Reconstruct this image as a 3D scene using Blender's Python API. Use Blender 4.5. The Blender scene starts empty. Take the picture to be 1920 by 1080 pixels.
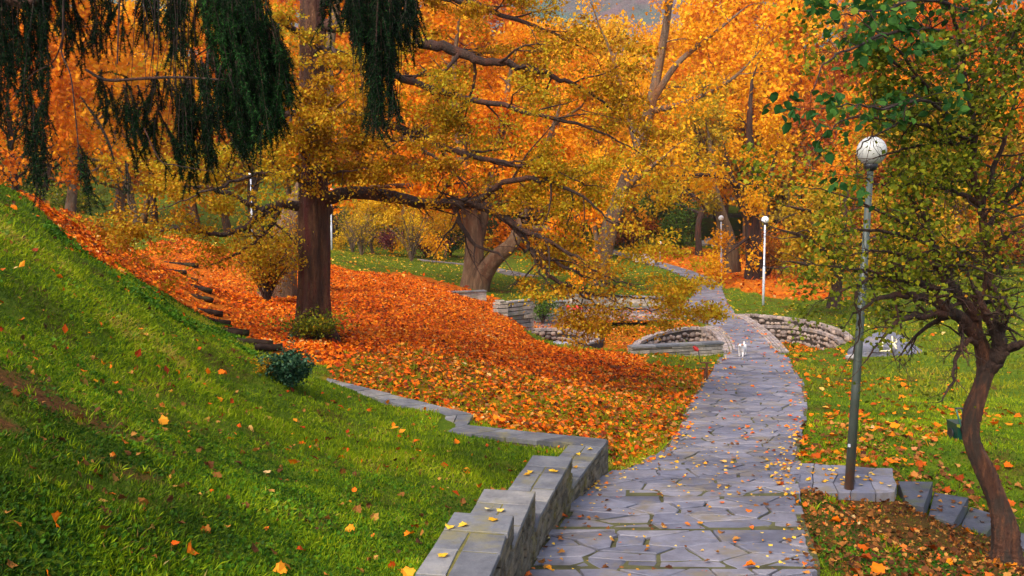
import bpy, bmesh, math, random
import numpy as np
from mathutils import Vector, Matrix
R = math.radians
rng = np.random.default_rng(7)
random.seed(7)
scene = bpy.context.scene
col = scene.collection

# ------------------------------------------------------------------ camera, sky, sun, exposure
CAMZ, F, PITCH = 4.3, 1707.0, math.atan(140 / 1707.0)
cd = bpy.data.cameras.new('camera'); cam = bpy.data.objects.new('camera', cd); col.objects.link(cam)
cam.location = (0, 0, CAMZ); cam.rotation_euler = (R(90) - PITCH, 0, 0)
cd.sensor_width = 36; cd.lens = 36 * F / 1920; cd.clip_start = 0.1; cd.clip_end = 4000
scene.camera = cam
SUN_EL, SUN_AZ = R(47), R(215)          # azimuth clockwise from +Y (north): light from behind left
w = bpy.data.worlds.new('World'); scene.world = w; w.use_nodes = True
nt = w.node_tree; bg = nt.nodes['Background']
sky = nt.nodes.new('ShaderNodeTexSky'); sky.sky_type = 'NISHITA'; sky.sun_disc = False
sky.sun_elevation = SUN_EL; sky.sun_rotation = SUN_AZ; sky.dust_density = 4.0; sky.air_density = 1.0; sky.ozone_density = 1.0
nt.links.new(sky.outputs[0], bg.inputs[0]); bg.inputs[1].default_value = 0.15
ld = bpy.data.lights.new('sun', 'SUN'); sun = bpy.data.objects.new('sun', ld); col.objects.link(sun)
ld.energy = 1.4; ld.angle = R(28); ld.color = (1.0, 0.93, 0.82)
sd = Vector((math.sin(SUN_AZ) * math.cos(SUN_EL), math.cos(SUN_AZ) * math.cos(SUN_EL), math.sin(SUN_EL)))
sun.rotation_euler = sd.to_track_quat('Z', 'Y').to_euler(); sun.location = (-20, -20, 40)
scene.view_settings.view_transform = 'Standard'; scene.view_settings.look = 'None'
scene.view_settings.exposure = 1.02; scene.view_settings.gamma = 1
cy = scene.cycles
cy.max_bounces = 6; cy.diffuse_bounces = 3; cy.glossy_bounces = 2; cy.transmission_bounces = 4; cy.volume_bounces = 0
cy.transparent_max_bounces = 8
try: cy.use_denoising = True
except Exception: pass

# ------------------------------------------------------------------ geometry helpers
CP, SP = math.cos(PITCH), math.sin(PITCH)
def ray(px, py):
    u = (px - 960) / F; v = (540 - py) / F
    return np.array([u, CP + v * SP, -SP + v * CP])
def at(px, py, D):                       # world point seen at a pixel of the photograph, D metres ahead
    d = ray(px, py); return np.array([0, 0, CAMZ]) + d * (D / d[1])
def on(px, py, z):                       # the same on a level plane
    d = ray(px, py); return np.array([0, 0, CAMZ]) + d * ((z - CAMZ) / d[2])
def sm(a, b, x):
    t = np.clip((x - a) / (b - a), 0, 1); return t * t * (3 - 2 * t)

def tag(o, label=None, cat=None, group=None, kind=None):
    if label: o['label'] = label
    if cat: o['category'] = cat
    if group: o['group'] = group
    if kind: o['kind'] = kind
    return o
def empty(name, loc, label, cat, group=None, rz=0):
    o = bpy.data.objects.new(name, None); col.objects.link(o); o.location = tuple(float(c) for c in loc); o.rotation_euler.z = rz
    o.empty_display_size = 0.2
    return tag(o, label, cat, group)
def link(name, me, mat, parent=None, world=True):
    if mat is not None and len(me.materials) == 0: me.materials.append(mat)
    o = bpy.data.objects.new(name, me); col.objects.link(o)
    if parent is not None:
        o.parent = parent
        if world: o.matrix_parent_inverse = Matrix.Translation(parent.location).inverted() if parent.type == 'EMPTY' and parent.parent is None and abs(parent.rotation_euler.z) < 1e-9 else parent.matrix_basis.inverted()
    return o
def np_mesh(name, V, faces, attrs=None, smooth=False):
    """V (n,3); faces: (m,k) array or list of such arrays"""
    if not isinstance(faces, list): faces = [faces]
    faces = [f for f in faces if len(f)]
    me = bpy.data.meshes.new(name)
    V = np.asarray(V, dtype=np.float32)
    me.vertices.add(len(V)); me.vertices.foreach_set('co', V.ravel())
    idx = np.concatenate([np.asarray(f).ravel() for f in faces]).astype(np.int32)
    tot = np.concatenate([np.full(len(f), np.asarray(f).shape[1]) for f in faces]).astype(np.int32)
    st = np.concatenate([[0], np.cumsum(tot)[:-1]]).astype(np.int32)
    me.loops.add(len(idx)); me.loops.foreach_set('vertex_index', idx)
    me.polygons.add(len(tot)); me.polygons.foreach_set('loop_start', st)
    try: me.polygons.foreach_set('loop_total', tot)
    except Exception: pass
    me.polygons.foreach_set('use_smooth', np.full(len(tot), bool(smooth)))
    for k, (dom, arr) in (attrs or {}).items():
        arr = np.asarray(arr, dtype=np.float32)
        a = me.attributes.new(k, 'FLOAT', dom); a.data.foreach_set('value', arr)
    me.update(calc_edges=True); me.validate()
    return me

class MB:                                # collects boxes, tubes, prisms into one mesh
    def __init__(s): s.v = []; s.f = {}; s.n = 0; s.r = []
    def add(s, V, faces, rnd=None):
        V = np.asarray(V, float)
        for f in faces: s.f.setdefault(len(f), []).append([i + s.n for i in f])
        s.v.append(V); s.r.append(np.full(len(V), random.random() if rnd is None else rnd)); s.n += len(V)
    def prism(s, poly, z0, z1, rnd=None, bev=0.0):   # poly: (k,2) ccw, z0/z1 scalars or arrays
        p = np.asarray(poly, float); k = len(p)
        z0 = np.broadcast_to(z0, k); z1 = np.broadcast_to(z1, k)
        if bev > 0:
            c = p.mean(0); d = p - c; L = np.linalg.norm(d, axis=1, keepdims=True) + 1e-9
            q = c + d * (1 - bev / np.maximum(L, 2 * bev))
            V = np.vstack([np.c_[p, z0], np.c_[p, z1 - bev * .6], np.c_[q, z1]])
            fs = [list(range(2 * k, 3 * k)), list(range(k - 1, -1, -1))]
            for a in (0, k):
                fs += [[a + i, a + (i + 1) % k, a + k + (i + 1) % k, a + k + i] for i in range(k)]
        else:
            V = np.vstack([np.c_[p, z0], np.c_[p, z1]])
            fs = [list(range(k, 2 * k)), list(range(k - 1, -1, -1))] + [[i, (i + 1) % k, k + (i + 1) % k, k + i] for i in range(k)]
        s.add(V, fs, rnd)
    def box(s, c, sx, sy, sz, rz=0, rnd=None, bev=0.0, tilt=None):
        q = np.array([[-1, -1], [1, -1], [1, 1], [-1, 1]]) * [sx / 2, sy / 2]
        ca, sa = math.cos(rz), math.sin(rz); q = q @ np.array([[ca, sa], [-sa, ca]])
        s.prism(q + np.asarray(c)[:2], c[2] - sz / 2, c[2] + sz / 2, rnd, bev)
    def tube(s, pts, rad, n=8, cap=True, rnd=None):
        pts = np.asarray(pts, float); m = len(pts); rad = np.broadcast_to(rad, m)
        T = np.gradient(pts, axis=0); T /= np.linalg.norm(T, axis=1, keepdims=True) + 1e-12
        ref = np.array([0, 0, 1.0]) if abs(T[0][2]) < .9 else np.array([1.0, 0, 0])
        V = []
        u = np.cross(T[0], ref); u /= np.linalg.norm(u)
        for i in range(m):
            u = u - T[i] * np.dot(u, T[i]); u /= np.linalg.norm(u) + 1e-12
            b = np.cross(T[i], u); a = np.linspace(0, 2 * np.pi, n, endpoint=False)[:, None]
            V.append(pts[i] + rad[i] * (np.cos(a) * u + np.sin(a) * b))
        V = np.vstack(V); fs = []
        for i in range(m - 1):
            for j in range(n):
                j2 = (j + 1) % n; fs.append([i * n + j, i * n + j2, (i + 1) * n + j2, (i + 1) * n + j])
        if cap: fs.append(list(range(n - 1, -1, -1))); fs.append([(m - 1) * n + j for j in range(n)])
        s.add(V, fs, rnd)
    def build(s, name, mat, parent=None, smooth=False):
        V = np.vstack(s.v)
        me = np_mesh(name, V, [np.array(f) for f in s.f.values()], {'rnd': ('POINT', np.concatenate(s.r))}, smooth)
        return link(name, me, mat, parent)

# fast vectorised tubes for trees: list of (pts, rad, n)
def tubes_mesh(name, items, smooth=True):
    VV, FF, n0 = [], [], 0
    for pts, rad, n in items:
        pts = np.asarray(pts, float); m = len(pts)
        T = np.gradient(pts, axis=0); T /= np.linalg.norm(T, axis=1, keepdims=True) + 1e-12
        ref = np.array([0, 0, 1.0]) if abs(T[:, 2]).mean() < .75 else np.array([1.0, 0.1, 0])
        U = np.cross(T, ref); U /= np.linalg.norm(U, axis=1, keepdims=True) + 1e-12
        B = np.cross(T, U)
        a = np.linspace(0, 2 * np.pi, n, endpoint=False)
        ra = np.asarray(rad)[:, None, None] * (1 + (.09 * np.sin(3 * a[None, :] + pts[:, 2:3] * .9) + .06 * np.sin(7 * a[None, :] + pts[:, 2:3] * 1.7))[:, :, None] * (n >= 10))
        V = pts[:, None, :] + ra * (np.cos(a)[None, :, None] * U[:, None, :] + np.sin(a)[None, :, None] * B[:, None, :])
        VV.append(V.reshape(-1, 3))
        i = np.arange(m - 1)[:, None] * n; j = np.arange(n)[None, :]; j2 = (j + 1) % n
        FF.append(np.stack([i + j, i + j2, i + n + j2, i + n + j], -1).reshape(-1, 4) + n0)
        n0 += m * n
    return np_mesh(name, np.vstack(VV), np.vstack(FF), None, smooth)

def unit(a): return a / (np.linalg.norm(a, axis=-1, keepdims=True) + 1e-12)
def rand_dirs(n): return unit(rng.normal(size=(n, 3)))
# leaf outlines: (along, across, lift)
T_LEAF = (np.array([[0, 0, 0], [.45, .32, .10], [1, 0, .02], [.45, -.32, .10]]), [[0, 1, 2, 3]])
T_ROUND = (np.array([[0, 0, 0], [.25, .34, .08], [.65, .36, .08], [1, 0, -.05], [.65, -.36, .08], [.25, -.34, .08]]), [[0, 1, 2, 3, 4, 5]])
_m = [(0, .02), (-.05, .30), (.14, .34), (.26, .52), (.42, .40), (.64, .42), (.68, .24), (1.0, 0)]
_m = _m + [(a, -b) for a, b in _m[::-1][1:]]
T_MAPLE = (np.array([[a, b, .55 * b * b + .06 * math.sin(a * 5)] for a, b in _m]), [list(range(len(_m)))])
T_BLADE = (np.array([[0, -.06, 0], [0, .06, 0], [.55, .045, .06], [1, 0, .28], [.55, -.045, .06]]), [[0, 1, 2, 3, 4]])
T_NEEDLE = (np.array([[0, -.07, 0], [0, .07, 0], [1, 0, 0]]), [[0, 1, 2]])
def scatter(name, P, A, N, size, templ, rnd, wscale=1.0):
    T, fs = templ; K = len(T); P = np.asarray(P); n = len(P)
    A = unit(A); N = unit(N - A * np.sum(N * A, 1, keepdims=True)); B = np.cross(N, A)
    size = np.broadcast_to(size, n)[:, None, None]
    curl = rng.uniform(.4, 1.8, n)[:, None]
    V = P[:, None, :] + size * (T[None, :, 0:1] * A[:, None, :] + wscale * T[None, :, 1:2] * B[:, None, :] + (T[None, :, 2] * curl)[:, :, None] * N[:, None, :])
    base = (np.arange(n) * K)[:, None, None]
    F_ = [(np.array(f)[None, :] + base[:, 0]) for f in fs]
    at_ = np.concatenate([rnd] * len(fs))
    return np_mesh(name, V.reshape(-1, 3), F_, {'rnd': ('FACE', at_)})

# ------------------------------------------------------------------ materials
def newmat(name):
    m = bpy.data.materials.new(name); m.use_nodes = True; t = m.node_tree
    return m, t, t.nodes['Principled BSDF']
def nd(t, typ, **kw):
    n = t.nodes.new(typ)
    for k, v in kw.items(): setattr(n, k, v)
    return n
def ramp(t, stops, fac):
    r = nd(t, 'ShaderNodeValToRGB'); e = r.color_ramp.elements
    while len(e) > 1: e.remove(e[-1])
    for i, (p, c) in enumerate(stops):
        x = e[0] if i == 0 else e.new(p)
        x.position = p; x.color = (*c, 1)
    t.links.new(fac, r.inputs[0]); return r.outputs[0]
def noise(t, scale, detail=4, rough=.6, vec=None, stretch=None):
    n = nd(t, 'ShaderNodeTexNoise'); n.inputs['Scale'].default_value = scale; n.inputs['Detail'].default_value = detail; n.inputs['Roughness'].default_value = rough
    if vec is None: vec = nd(t, 'ShaderNodeNewGeometry').outputs['Position']
    if stretch:
        mp = nd(t, 'ShaderNodeMapping'); mp.inputs['Scale'].default_value = stretch; t.links.new(vec, mp.inputs[0]); vec = mp.outputs[0]
    t.links.new(vec, n.inputs['Vector']); return n.outputs['Fac']
def mixc(t, fac, a, b, mode='MIX'):
    m = nd(t, 'ShaderNodeMix', data_type='RGBA', blend_type=mode)
    if isinstance(fac, (int, float)): m.inputs[0].default_value = fac
    else: t.links.new(fac, m.inputs[0])
    for i, c in ((6, a), (7, b)):
        if isinstance(c, tuple): m.inputs[i].default_value = (*c, 1)
        else: t.links.new(c, m.inputs[i])
    return m.outputs[2]
def bump(t, bsdf, h, strength=.5, dist=.02):
    b = nd(t, 'ShaderNodeBump'); b.inputs['Strength'].default_value = strength; b.inputs['Distance'].default_value = dist
    t.links.new(h, b.inputs['Height']); t.links.new(b.outputs[0], bsdf.inputs['Normal'])
def attr(t, name='rnd'):
    a = nd(t, 'ShaderNodeAttribute'); a.attribute_name = name; return a.outputs['Fac']
def sep(t, rev=False):
    g = nd(t, 'ShaderNodeNewGeometry'); s = nd(t, 'ShaderNodeSeparateXYZ'); t.links.new(g.outputs['Position'], s.inputs[0]); return s

def leaf_mat(name, stops, trans=.35, rough=.6):
    m, t, b = newmat(name)
    c = ramp(t, stops, attr(t))
    oi = nd(t, 'ShaderNodeObjectInfo')
    hs = nd(t, 'ShaderNodeHueSaturation'); t.links.new(c, hs.inputs['Color'])
    mr = nd(t, 'ShaderNodeMapRange'); t.links.new(oi.outputs['Random'], mr.inputs[0]); mr.inputs[3].default_value = .495; mr.inputs[4].default_value = .507
    t.links.new(mr.outputs[0], hs.inputs['Hue'])
    c = hs.outputs[0]
    t.links.new(c, b.inputs['Base Color']); b.inputs['Roughness'].default_value = rough
    b.inputs['Specular IOR Level'].default_value = .12
    tr = nd(t, 'ShaderNodeBsdfTranslucent'); t.links.new(c, tr.inputs[0])
    mx = nd(t, 'ShaderNodeMixShader'); mx.inputs[0].default_value = trans
    t.links.new(b.outputs[0], mx.inputs[1]); t.links.new(tr.outputs[0], mx.inputs[2])
    t.links.new(mx.outputs[0], t.nodes['Material Output'].inputs[0])
    return m
M = {}
M['l_orange'] = leaf_mat('leaves_orange', [(0, (.34, .07, .004)), (.25, (.68, .17, .004)), (.6, (.86, .28, .006)), (.9, (.90, .42, .01)), (1, (.42, .30, .02))])
M['l_gold'] = leaf_mat('leaves_gold', [(0, (.50, .16, .006)), (.25, (.82, .30, .007)), (.65, (.92, .46, .010)), (.92, (.92, .60, .02)), (1, (.40, .34, .02))])
M['l_yellow'] = leaf_mat('leaves_yellow', [(0, (.50, .24, .008)), (.4, (.78, .42, .012)), (.8, (.85, .52, .02)), (1, (.40, .38, .02))])
M['l_rust'] = leaf_mat('leaves_rust', [(0, (.16, .035, .008)), (.4, (.42, .10, .01)), (.75, (.55, .19, .015)), (1, (.35, .22, .03))])
M['l_olive'] = leaf_mat('leaves_olive', [(0, (.15, .05, .006)), (.22, (.36, .12, .006)), (.45, (.50, .24, .008)), (.68, (.50, .33, .010)), (.86, (.40, .36, .02)), (.95, (.66, .22, .01)), (1, (.55, .46, .05))])
M['l_mixed'] = leaf_mat('leaves_olive_gold', [(0, (.20, .13, .01)), (.35, (.38, .26, .012)), (.65, (.55, .34, .012)), (.85, (.75, .33, .01)), (1, (.30, .32, .03))])
M['l_green'] = leaf_mat('leaves_olive_green', [(0, (.03, .05, .005)), (.3, (.08, .12, .008)), (.6, (.19, .21, .010)), (.85, (.36, .33, .014)), (.92, (.60, .30, .01)), (1, (.66, .22, .01))])
M['l_up'] = leaf_mat('leaves_green_upper', [(0, (.03, .05, .006)), (.3, (.08, .11, .008)), (.6, (.19, .20, .010)), (.85, (.36, .32, .02)), (1, (.5, .34, .02))])
M['l_dark'] = leaf_mat('leaves_dark_green', [(0, (.012, .045, .012)), (.5, (.03, .10, .02)), (.85, (.07, .17, .02)), (1, (.20, .24, .02))])
M['l_ivy'] = leaf_mat('leaves_ivy', [(0, (.006, .025, .012)), (.5, (.02, .07, .03)), (.8, (.07, .14, .07)), (1, (.20, .28, .04))], .15, .4)
M['l_conifer'] = leaf_mat('needles_green', [(0, (.03, .07, .01)), (.5, (.07, .14, .015)), (1, (.16, .22, .02))], .15)
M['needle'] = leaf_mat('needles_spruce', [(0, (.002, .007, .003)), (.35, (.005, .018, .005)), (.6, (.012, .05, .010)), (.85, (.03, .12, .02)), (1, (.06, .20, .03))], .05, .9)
M['purple'] = leaf_mat('leaves_purple', [(0, (.12, .02, .03)), (.5, (.30, .05, .06)), (.8, (.45, .18, .2)), (1, (.2, .06, .03))])
M['fallen'] = leaf_mat('fallen_leaves_orange', [(0, (.10, .018, .004)), (.18, (.34, .04, .003)), (.40, (.74, .12, .003)), (.70, (.88, .23, .005)), (.9, (.86, .34, .02)), (1, (.72, .46, .16))], .15)
M['fallen_y'] = leaf_mat('fallen_leaves_yellow', [(0, (.45, .16, .01)), (.4, (.75, .38, .02)), (.8, (.80, .50, .06)), (1, (.70, .55, .25))], .15)
M['litter'] = leaf_mat('leaf_litter_brown', [(0, (.05, .018, .008)), (.3, (.15, .05, .012)), (.55, (.30, .11, .02)), (.72, (.50, .24, .05)), (.85, (.62, .12, .01)), (.93, (.70, .14, .02)), (1, (.60, .42, .18))], .1)
M['grass'] = leaf_mat('grass_blades', [(0, (.04, .08, .004)), (.3, (.13, .21, .005)), (.6, (.27, .37, .006)), (.88, (.42, .46, .010)), (1, (.50, .38, .06))], .3)
M['grass_y'] = leaf_mat('grass_blades_olive', [(0, (.10, .12, .006)), (.4, (.20, .23, .008)), (.8, (.30, .31, .012)), (1, (.45, .33, .04))], .3)
M['dry'] = leaf_mat('dry_grass_blades', [(0, (.16, .09, .02)), (.5, (.30, .22, .05)), (1, (.50, .40, .16))], .3)
M['cover'] = leaf_mat('ground_cover_leaves', [(0, (.02, .06, .004)), (.4, (.06, .16, .006)), (.8, (.14, .29, .010)), (1, (.28, .38, .05))], .25)

def bark_mat(name, c1, c2, c3, sc=1.0, streak=None, b=.9):
    m, t, bs = newmat(name)
    n1 = noise(t, 9 * sc, 6, .7, stretch=(1, 1, .18)); n2 = noise(t, 40 * sc, 3, .6, stretch=(1, 1, .4)); n3 = noise(t, 1.2 * sc, 3)
    c = ramp(t, [(.3, c1), (.5, c2), (.7, c3)], n1)
    c = mixc(t, n3, c, mixc(t, .5, c, c2), 'MIX')
    if streak:
        n4 = noise(t, 3 * sc, 5, .6, stretch=(1, 1, .25)); f = ramp(t, [(.50, (0, 0, 0)), (.62, (1, 1, 1))], n4)
        c = mixc(t, f, c, streak)
    t.links.new(c, bs.inputs['Base Color']); bs.inputs['Roughness'].default_value = b
    a = nd(t, 'ShaderNodeMath', operation='ADD'); t.links.new(n1, a.inputs[0]); t.links.new(n2, a.inputs[1])
    bump(t, bs, a.outputs[0], 1.0, .06 / sc); return m
M['bark_oak'] = bark_mat('bark_red_brown', (.014, .006, .003), (.075, .026, .010), (.20, .085, .032), 1.0, (.09, .014, .008))
M['bark_dark'] = bark_mat('bark_dark_brown', (.012, .006, .004), (.045, .022, .014), (.10, .05, .03), 1.2, (.09, .03, .015))
M['bark_grey'] = bark_mat('bark_grey_brown', (.05, .03, .015), (.16, .10, .06), (.28, .20, .13), .6, (.22, .09, .03))
M['bark_old'] = bark_mat('bark_old_tree', (.04, .02, .01), (.15, .085, .04), (.30, .19, .11), .7, (.12, .05, .02))
M['bark_near'] = bark_mat('bark_rough_red', (.008, .003, .002), (.075, .025, .010), (.24, .09, .035), 3.2, (.035, .02, .012))
def stone_mat(name, c1, c2, c3, sc=6, moss=None, bstr=.5, bd=.012, rough=.8):
    m, t, bs = newmat(name)
    r = attr(t); n1 = noise(t, sc, 6, .65); n2 = noise(t, sc * 7, 4, .7)
    c = ramp(t, [(.25, c1), (.5, c2), (.78, c3)], n1)
    v = ramp(t, [(0, (.55, .55, .58)), (.35, (.85, .86, .9)), (.7, (1.05, 1.02, 1)), (1, (1.3, 1.22, 1.1))], r)
    c = mixc(t, 1.0, c, v, 'MULTIPLY')
    c = mixc(t, .35, c, ramp(t, [(.3, (.6, .6, .6)), (.7, (1.3, 1.3, 1.3))], n2), 'MULTIPLY')
    n5 = noise(t, .9, 5, .7); c = mixc(t, .6, c, ramp(t, [(.35, (.62, .60, .56)), (.6, (1.15, 1.15, 1.15))], n5), 'MULTIPLY')
    if moss:
        n3 = noise(t, 2.2, 5, .7); f = ramp(t, [(.52, (0, 0, 0)), (.66, (.8, .8, .8))], n3); c = mixc(t, f, c, moss)
    t.links.new(c, bs.inputs['Base Color']); bs.inputs['Roughness'].default_value = rough
    a = nd(t, 'ShaderNodeMath', operation='ADD'); t.links.new(n1, a.inputs[0]); t.links.new(n2, a.inputs[1])
    bump(t, bs, a.outputs[0], bstr, bd); return m
M['slate'] = stone_mat('slate_flagstone', (.105, .105, .135), (.18, .18, .225), (.265, .26, .305), 3.2, (.20, .16, .10), .45, .010, .6)
M['step'] = stone_mat('dark_slate_step', (.05, .05, .06), (.095, .095, .115), (.15, .15, .17), 3.2, (.08, .09, .03), .5, .012, .7)
M['cap'] = stone_mat('coping_slate', (.11, .11, .12), (.19, .19, .20), (.29, .28, .26), 4.0, (.20, .17, .07), .5, .012, .7)
M['wallstone'] = stone_mat('rough_wall_stone', (.10, .08, .05), (.21, .17, .115), (.34, .29, .21), 9, (.20, .16, .03), .8, .012, .9)
M['course'] = stone_mat('coursed_stone', (.20, .165, .13), (.34, .29, .24), (.46, .41, .36), 7, (.20, .19, .09), .7, .02, .9)
M['cobble'] = stone_mat('cobble_stone', (.16, .11, .085), (.28, .21, .17), (.40, .33, .29), 4, None, .5, .02, .85)
M['plaza'] = stone_mat('plaza_stone', (.10, .085, .08), (.17, .15, .15), (.24, .22, .23), 3, (.20, .13, .05), .4, .01, .85)
M['paver'] = stone_mat('pale_border_paver', (.22, .175, .155), (.33, .27, .25), (.42, .36, .34), 7, (.32, .22, .12), .4, .01, .85)
M['boulder'] = stone_mat('boulder_granite', (.20, .20, .26), (.34, .34, .42), (.46, .45, .50), 2.2, (.24, .19, .16), 1.0, .06, .85)
M['rock'] = stone_mat('pale_rock', (.26, .24, .24), (.40, .38, .38), (.55, .52, .50), 2.0, None, .9, .06, .9)
M['log'] = stone_mat('dark_timber', (.01, .005, .004), (.028, .016, .011), (.07, .045, .035), 6, (.04, .05, .015), .6, .02, .7)  # dark timber, deepened so its colour carries the riser shadow gaps
M['log'].node_tree.nodes['Principled BSDF'].inputs['Specular IOR Level'].default_value = .08
M['wallstone'].node_tree.nodes['Principled BSDF'].inputs['Specular IOR Level'].default_value = .2
def plain(name, c, rough=.5, metal=0, var=.25, sc=8, b=0):
    m, t, bs = newmat(name)
    n = noise(t, sc, 4); k = (1 - var, 1 + var)
    cc = ramp(t, [(.3, tuple(x * k[0] for x in c)), (.7, tuple(min(1, x * k[1]) for x in c))], n)
    t.links.new(cc, bs.inputs['Base Color']); bs.inputs['Roughness'].default_value = rough; bs.inputs['Metallic'].default_value = metal
    if b: bump(t, bs, n, b, .01)
    return m
M['mortar'] = plain('mossy_joint_soil', (.075, .07, .02), .95, 0, .6, 5, .6)
M['moss'] = plain('olive_joint_moss', (.14, .12, .02), .95, 0, .5, 9, .6)
M['soil'] = plain('dark_soil', (.06, .035, .018), .95, 0, .5, 4, .8)
M['lime'] = plain('mortar_dark', (.04, .028, .02), .95, 0, .4, 12, .5)
M['white_pole'] = plain('pole_white_paint', (.62, .64, .72), .45)
M['green_pole'] = None
M['globe'] = plain('opal_globe', (.86, .87, .88), .3, 0, .03)
M['globe_grey'] = plain('grey_opal_globe', (.50, .50, .47), .25, 0, .12, 6)  # greyer opal, used for the near globe only
M['black'] = plain('black_plastic', (.02, .02, .025), .5)
M['rustiron'] = plain('rusty_iron', (.16, .06, .025), .8, .2, .5, 20)
M['red'] = plain('red_paint', (.70, .03, .02), .5)
M['white'] = plain('white_paint', (.78, .76, .72), .6, 0, .1)
M['mower'] = plain('dark_green_paint', (.004, .045, .032), .35)
M['mowerbar'] = plain('green_bar_paint', (.02, .10, .07), .35)
M['dogfur'] = plain('white_fur', (.78, .72, .68), .9, 0, .12, 25, .5)
M['dogtan'] = plain('tan_fur', (.42, .20, .13), .9, 0, .2, 25, .3)
M['dogdark'] = plain('dark_fur', (.04, .03, .035), .8)
M['paint_mark'] = plain('cream_paint_mark', (.80, .70, .42), .7, 0, .15)
M['blue'] = plain('blue_paint', (.05, .22, .62), .4)
M['bench'] = plain('grey_bench', (.40, .38, .38), .7)
def pole_mat():
    m, t, bs = newmat('pole_grey_green_paint'); s = sep(t)
    n = noise(t, 14, 5, .7); n2 = noise(t, 3, 4)
    c = ramp(t, [(.3, (.035, .045, .033)), (.6, (.06, .075, .062)), (.75, (.095, .11, .10))], n2)
    f = ramp(t, [(.62, (0, 0, 0)), (.68, (1, 1, 1))], n); c = mixc(t, f, c, (.12, .05, .02))
    mr = nd(t, 'ShaderNodeMapRange'); t.links.new(s.outputs[2], mr.inputs[0]); mr.inputs[1].default_value = 1.15; mr.inputs[2].default_value = 1.45; mr.inputs[3].default_value = 1; mr.inputs[4].default_value = 0
    mm = nd(t, 'ShaderNodeMath', operation='MULTIPLY'); t.links.new(mr.outputs[0], mm.inputs[0]); t.links.new(ramp(t, [(.4, (.3, .3, .3)), (.55, (1, 1, 1))], n), mm.inputs[1])
    c = mixc(t, mm.outputs[0], c, (.11, .045, .02))
    t.links.new(c, bs.inputs['Base Color']); bs.inputs['Roughness'].default_value = .45; return m
M['green_pole'] = pole_mat()

# ------------------------------------------------------------------ terrain heights
CT = [  # photograph pixel + distance of visible ground
 (0,1080,3.6),(200,1080,3.9),(400,1080,4.3),(620,1080,4.9),(800,1080,5.2),(0,900,4.4),(200,900,5.2),(400,900,6.4),(600,900,7.8),(850,1000,6.4),
 (0,700,6.2),(200,700,8.6),(400,760,9.5),(560,800,11.0),(700,800,12.0),(800,850,10.4),(900,880,9.2),(960,850,10.8),(1050,860,10.9),
 (0,520,9.5),(0,358,14.0),(100,500,11.2),(60,374,16.5),(110,392,22),(150,456,14.3),(200,490,14.0),(294,572,13.5),(394,630,13.6),(474,672,13.8),(540,700,14.2),(604,716,15.2),(680,745,14.2),(800,775,13.0),
 (450,640,17.6),(530,662,17.0),(590,640,19.4),(380,590,20.3),(300,520,25),(250,480,30),(330,470,30),(150,412,38),(640,690,16.8),
 (430,500,30),(540,560,26.5),(700,560,26),(700,640,20.5),(800,700,17),(850,600,26),(960,600,30),(1000,750,15.6),(900,780,14.3),(1000,805,13.2),(1250,820,14.4),(1150,760,16.8),(1100,700,20.5),(1250,700,21.5),(1180,665,26.5),(1080,655,27.5),
 (620,480,48),(700,480,60),(800,500,55),(900,530,48),(760,530,40),(480,450,52),(1000,500,70),(1130,535,50),
 (1660,1080,7.4),(1900,1080,7.6),(1750,1000,9.2),(1600,925,10.7),(1800,900,12.2),(1900,930,11.8),(1900,830,14.5),(1650,850,13.4),(1800,780,17.5),(1620,760,18.5),(1700,700,24),(1900,640,27),(1600,660,28),
 (1560,575,40),(1800,600,36),(1431,572,42.6),(1352,523,58),(1412,523,56),(1500,530,52),(1237,488,80),(1300,480,88),(1400,480,92),(1150,478,95),(1750,520,60),
 (1000,632,30.6),(1050,650,28.4),(960,618,28.5),(1130,656,28.0),(1000,700,19.5),(1060,680,23.5)]
CX = [(-14,18,3.9),(-11,16,4.55),(-14,24,3.7),(-20,20,5.2),(-20,38,4.6),(-6,-2,3.6),(0,0,2.3),(5,0,2.2),(-12,0,5.2),(-16,8,5.6),(12,4,.9),(12,10,.3),(18,20,.4),(30,20,.8),(30,45,1.6),(2,34,0),(4,40,0),(7,46,0),(0,42,.1),
      (-30,50,3.6),(-40,70,4.5),(-60,40,7),(-30,100,3),(0,110,1.2),(30,110,1.5),(60,110,2.5),(60,60,2.5),(60,20,1.5),(-60,110,6),(-100,60,10),(100,60,4),(-30,-5,8),(30,-5,1.2),(-4.62,16.4,1.60),(-5.2,17.2,1.82),(-6.2,18.2,2.05)]
pts = np.array([at(*c) for c in CT] + [np.array(c, float) for c in CX])
CXY, CZ = pts[:, :2], pts[:, 2]
def _phi(d2): return .5 * d2 * np.log(d2 + 1e-9)
_n = len(CXY)
_K = _phi(((CXY[:, None] - CXY[None]) ** 2).sum(-1)) + np.eye(_n) * .03
_Pm = np.c_[np.ones(_n), CXY]
_A = np.block([[_K, _Pm], [_Pm.T, np.zeros((3, 3))]])
_W = np.linalg.solve(_A, np.r_[CZ, 0, 0, 0])
def tps(x, y):
    x = np.asarray(x, float).ravel(); y = np.asarray(y, float).ravel(); out = np.empty(len(x))
    for s in range(0, len(x), 40000):
        X = x[s:s + 40000]; Y = y[s:s + 40000]
        d2 = (X[:, None] - CXY[:, 0]) ** 2 + (Y[:, None] - CXY[:, 1]) ** 2
        out[s:s + 40000] = _phi(d2) @ _W[:_n] + _W[_n] + _W[_n + 1] * X + _W[_n + 2] * Y
    return out
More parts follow.
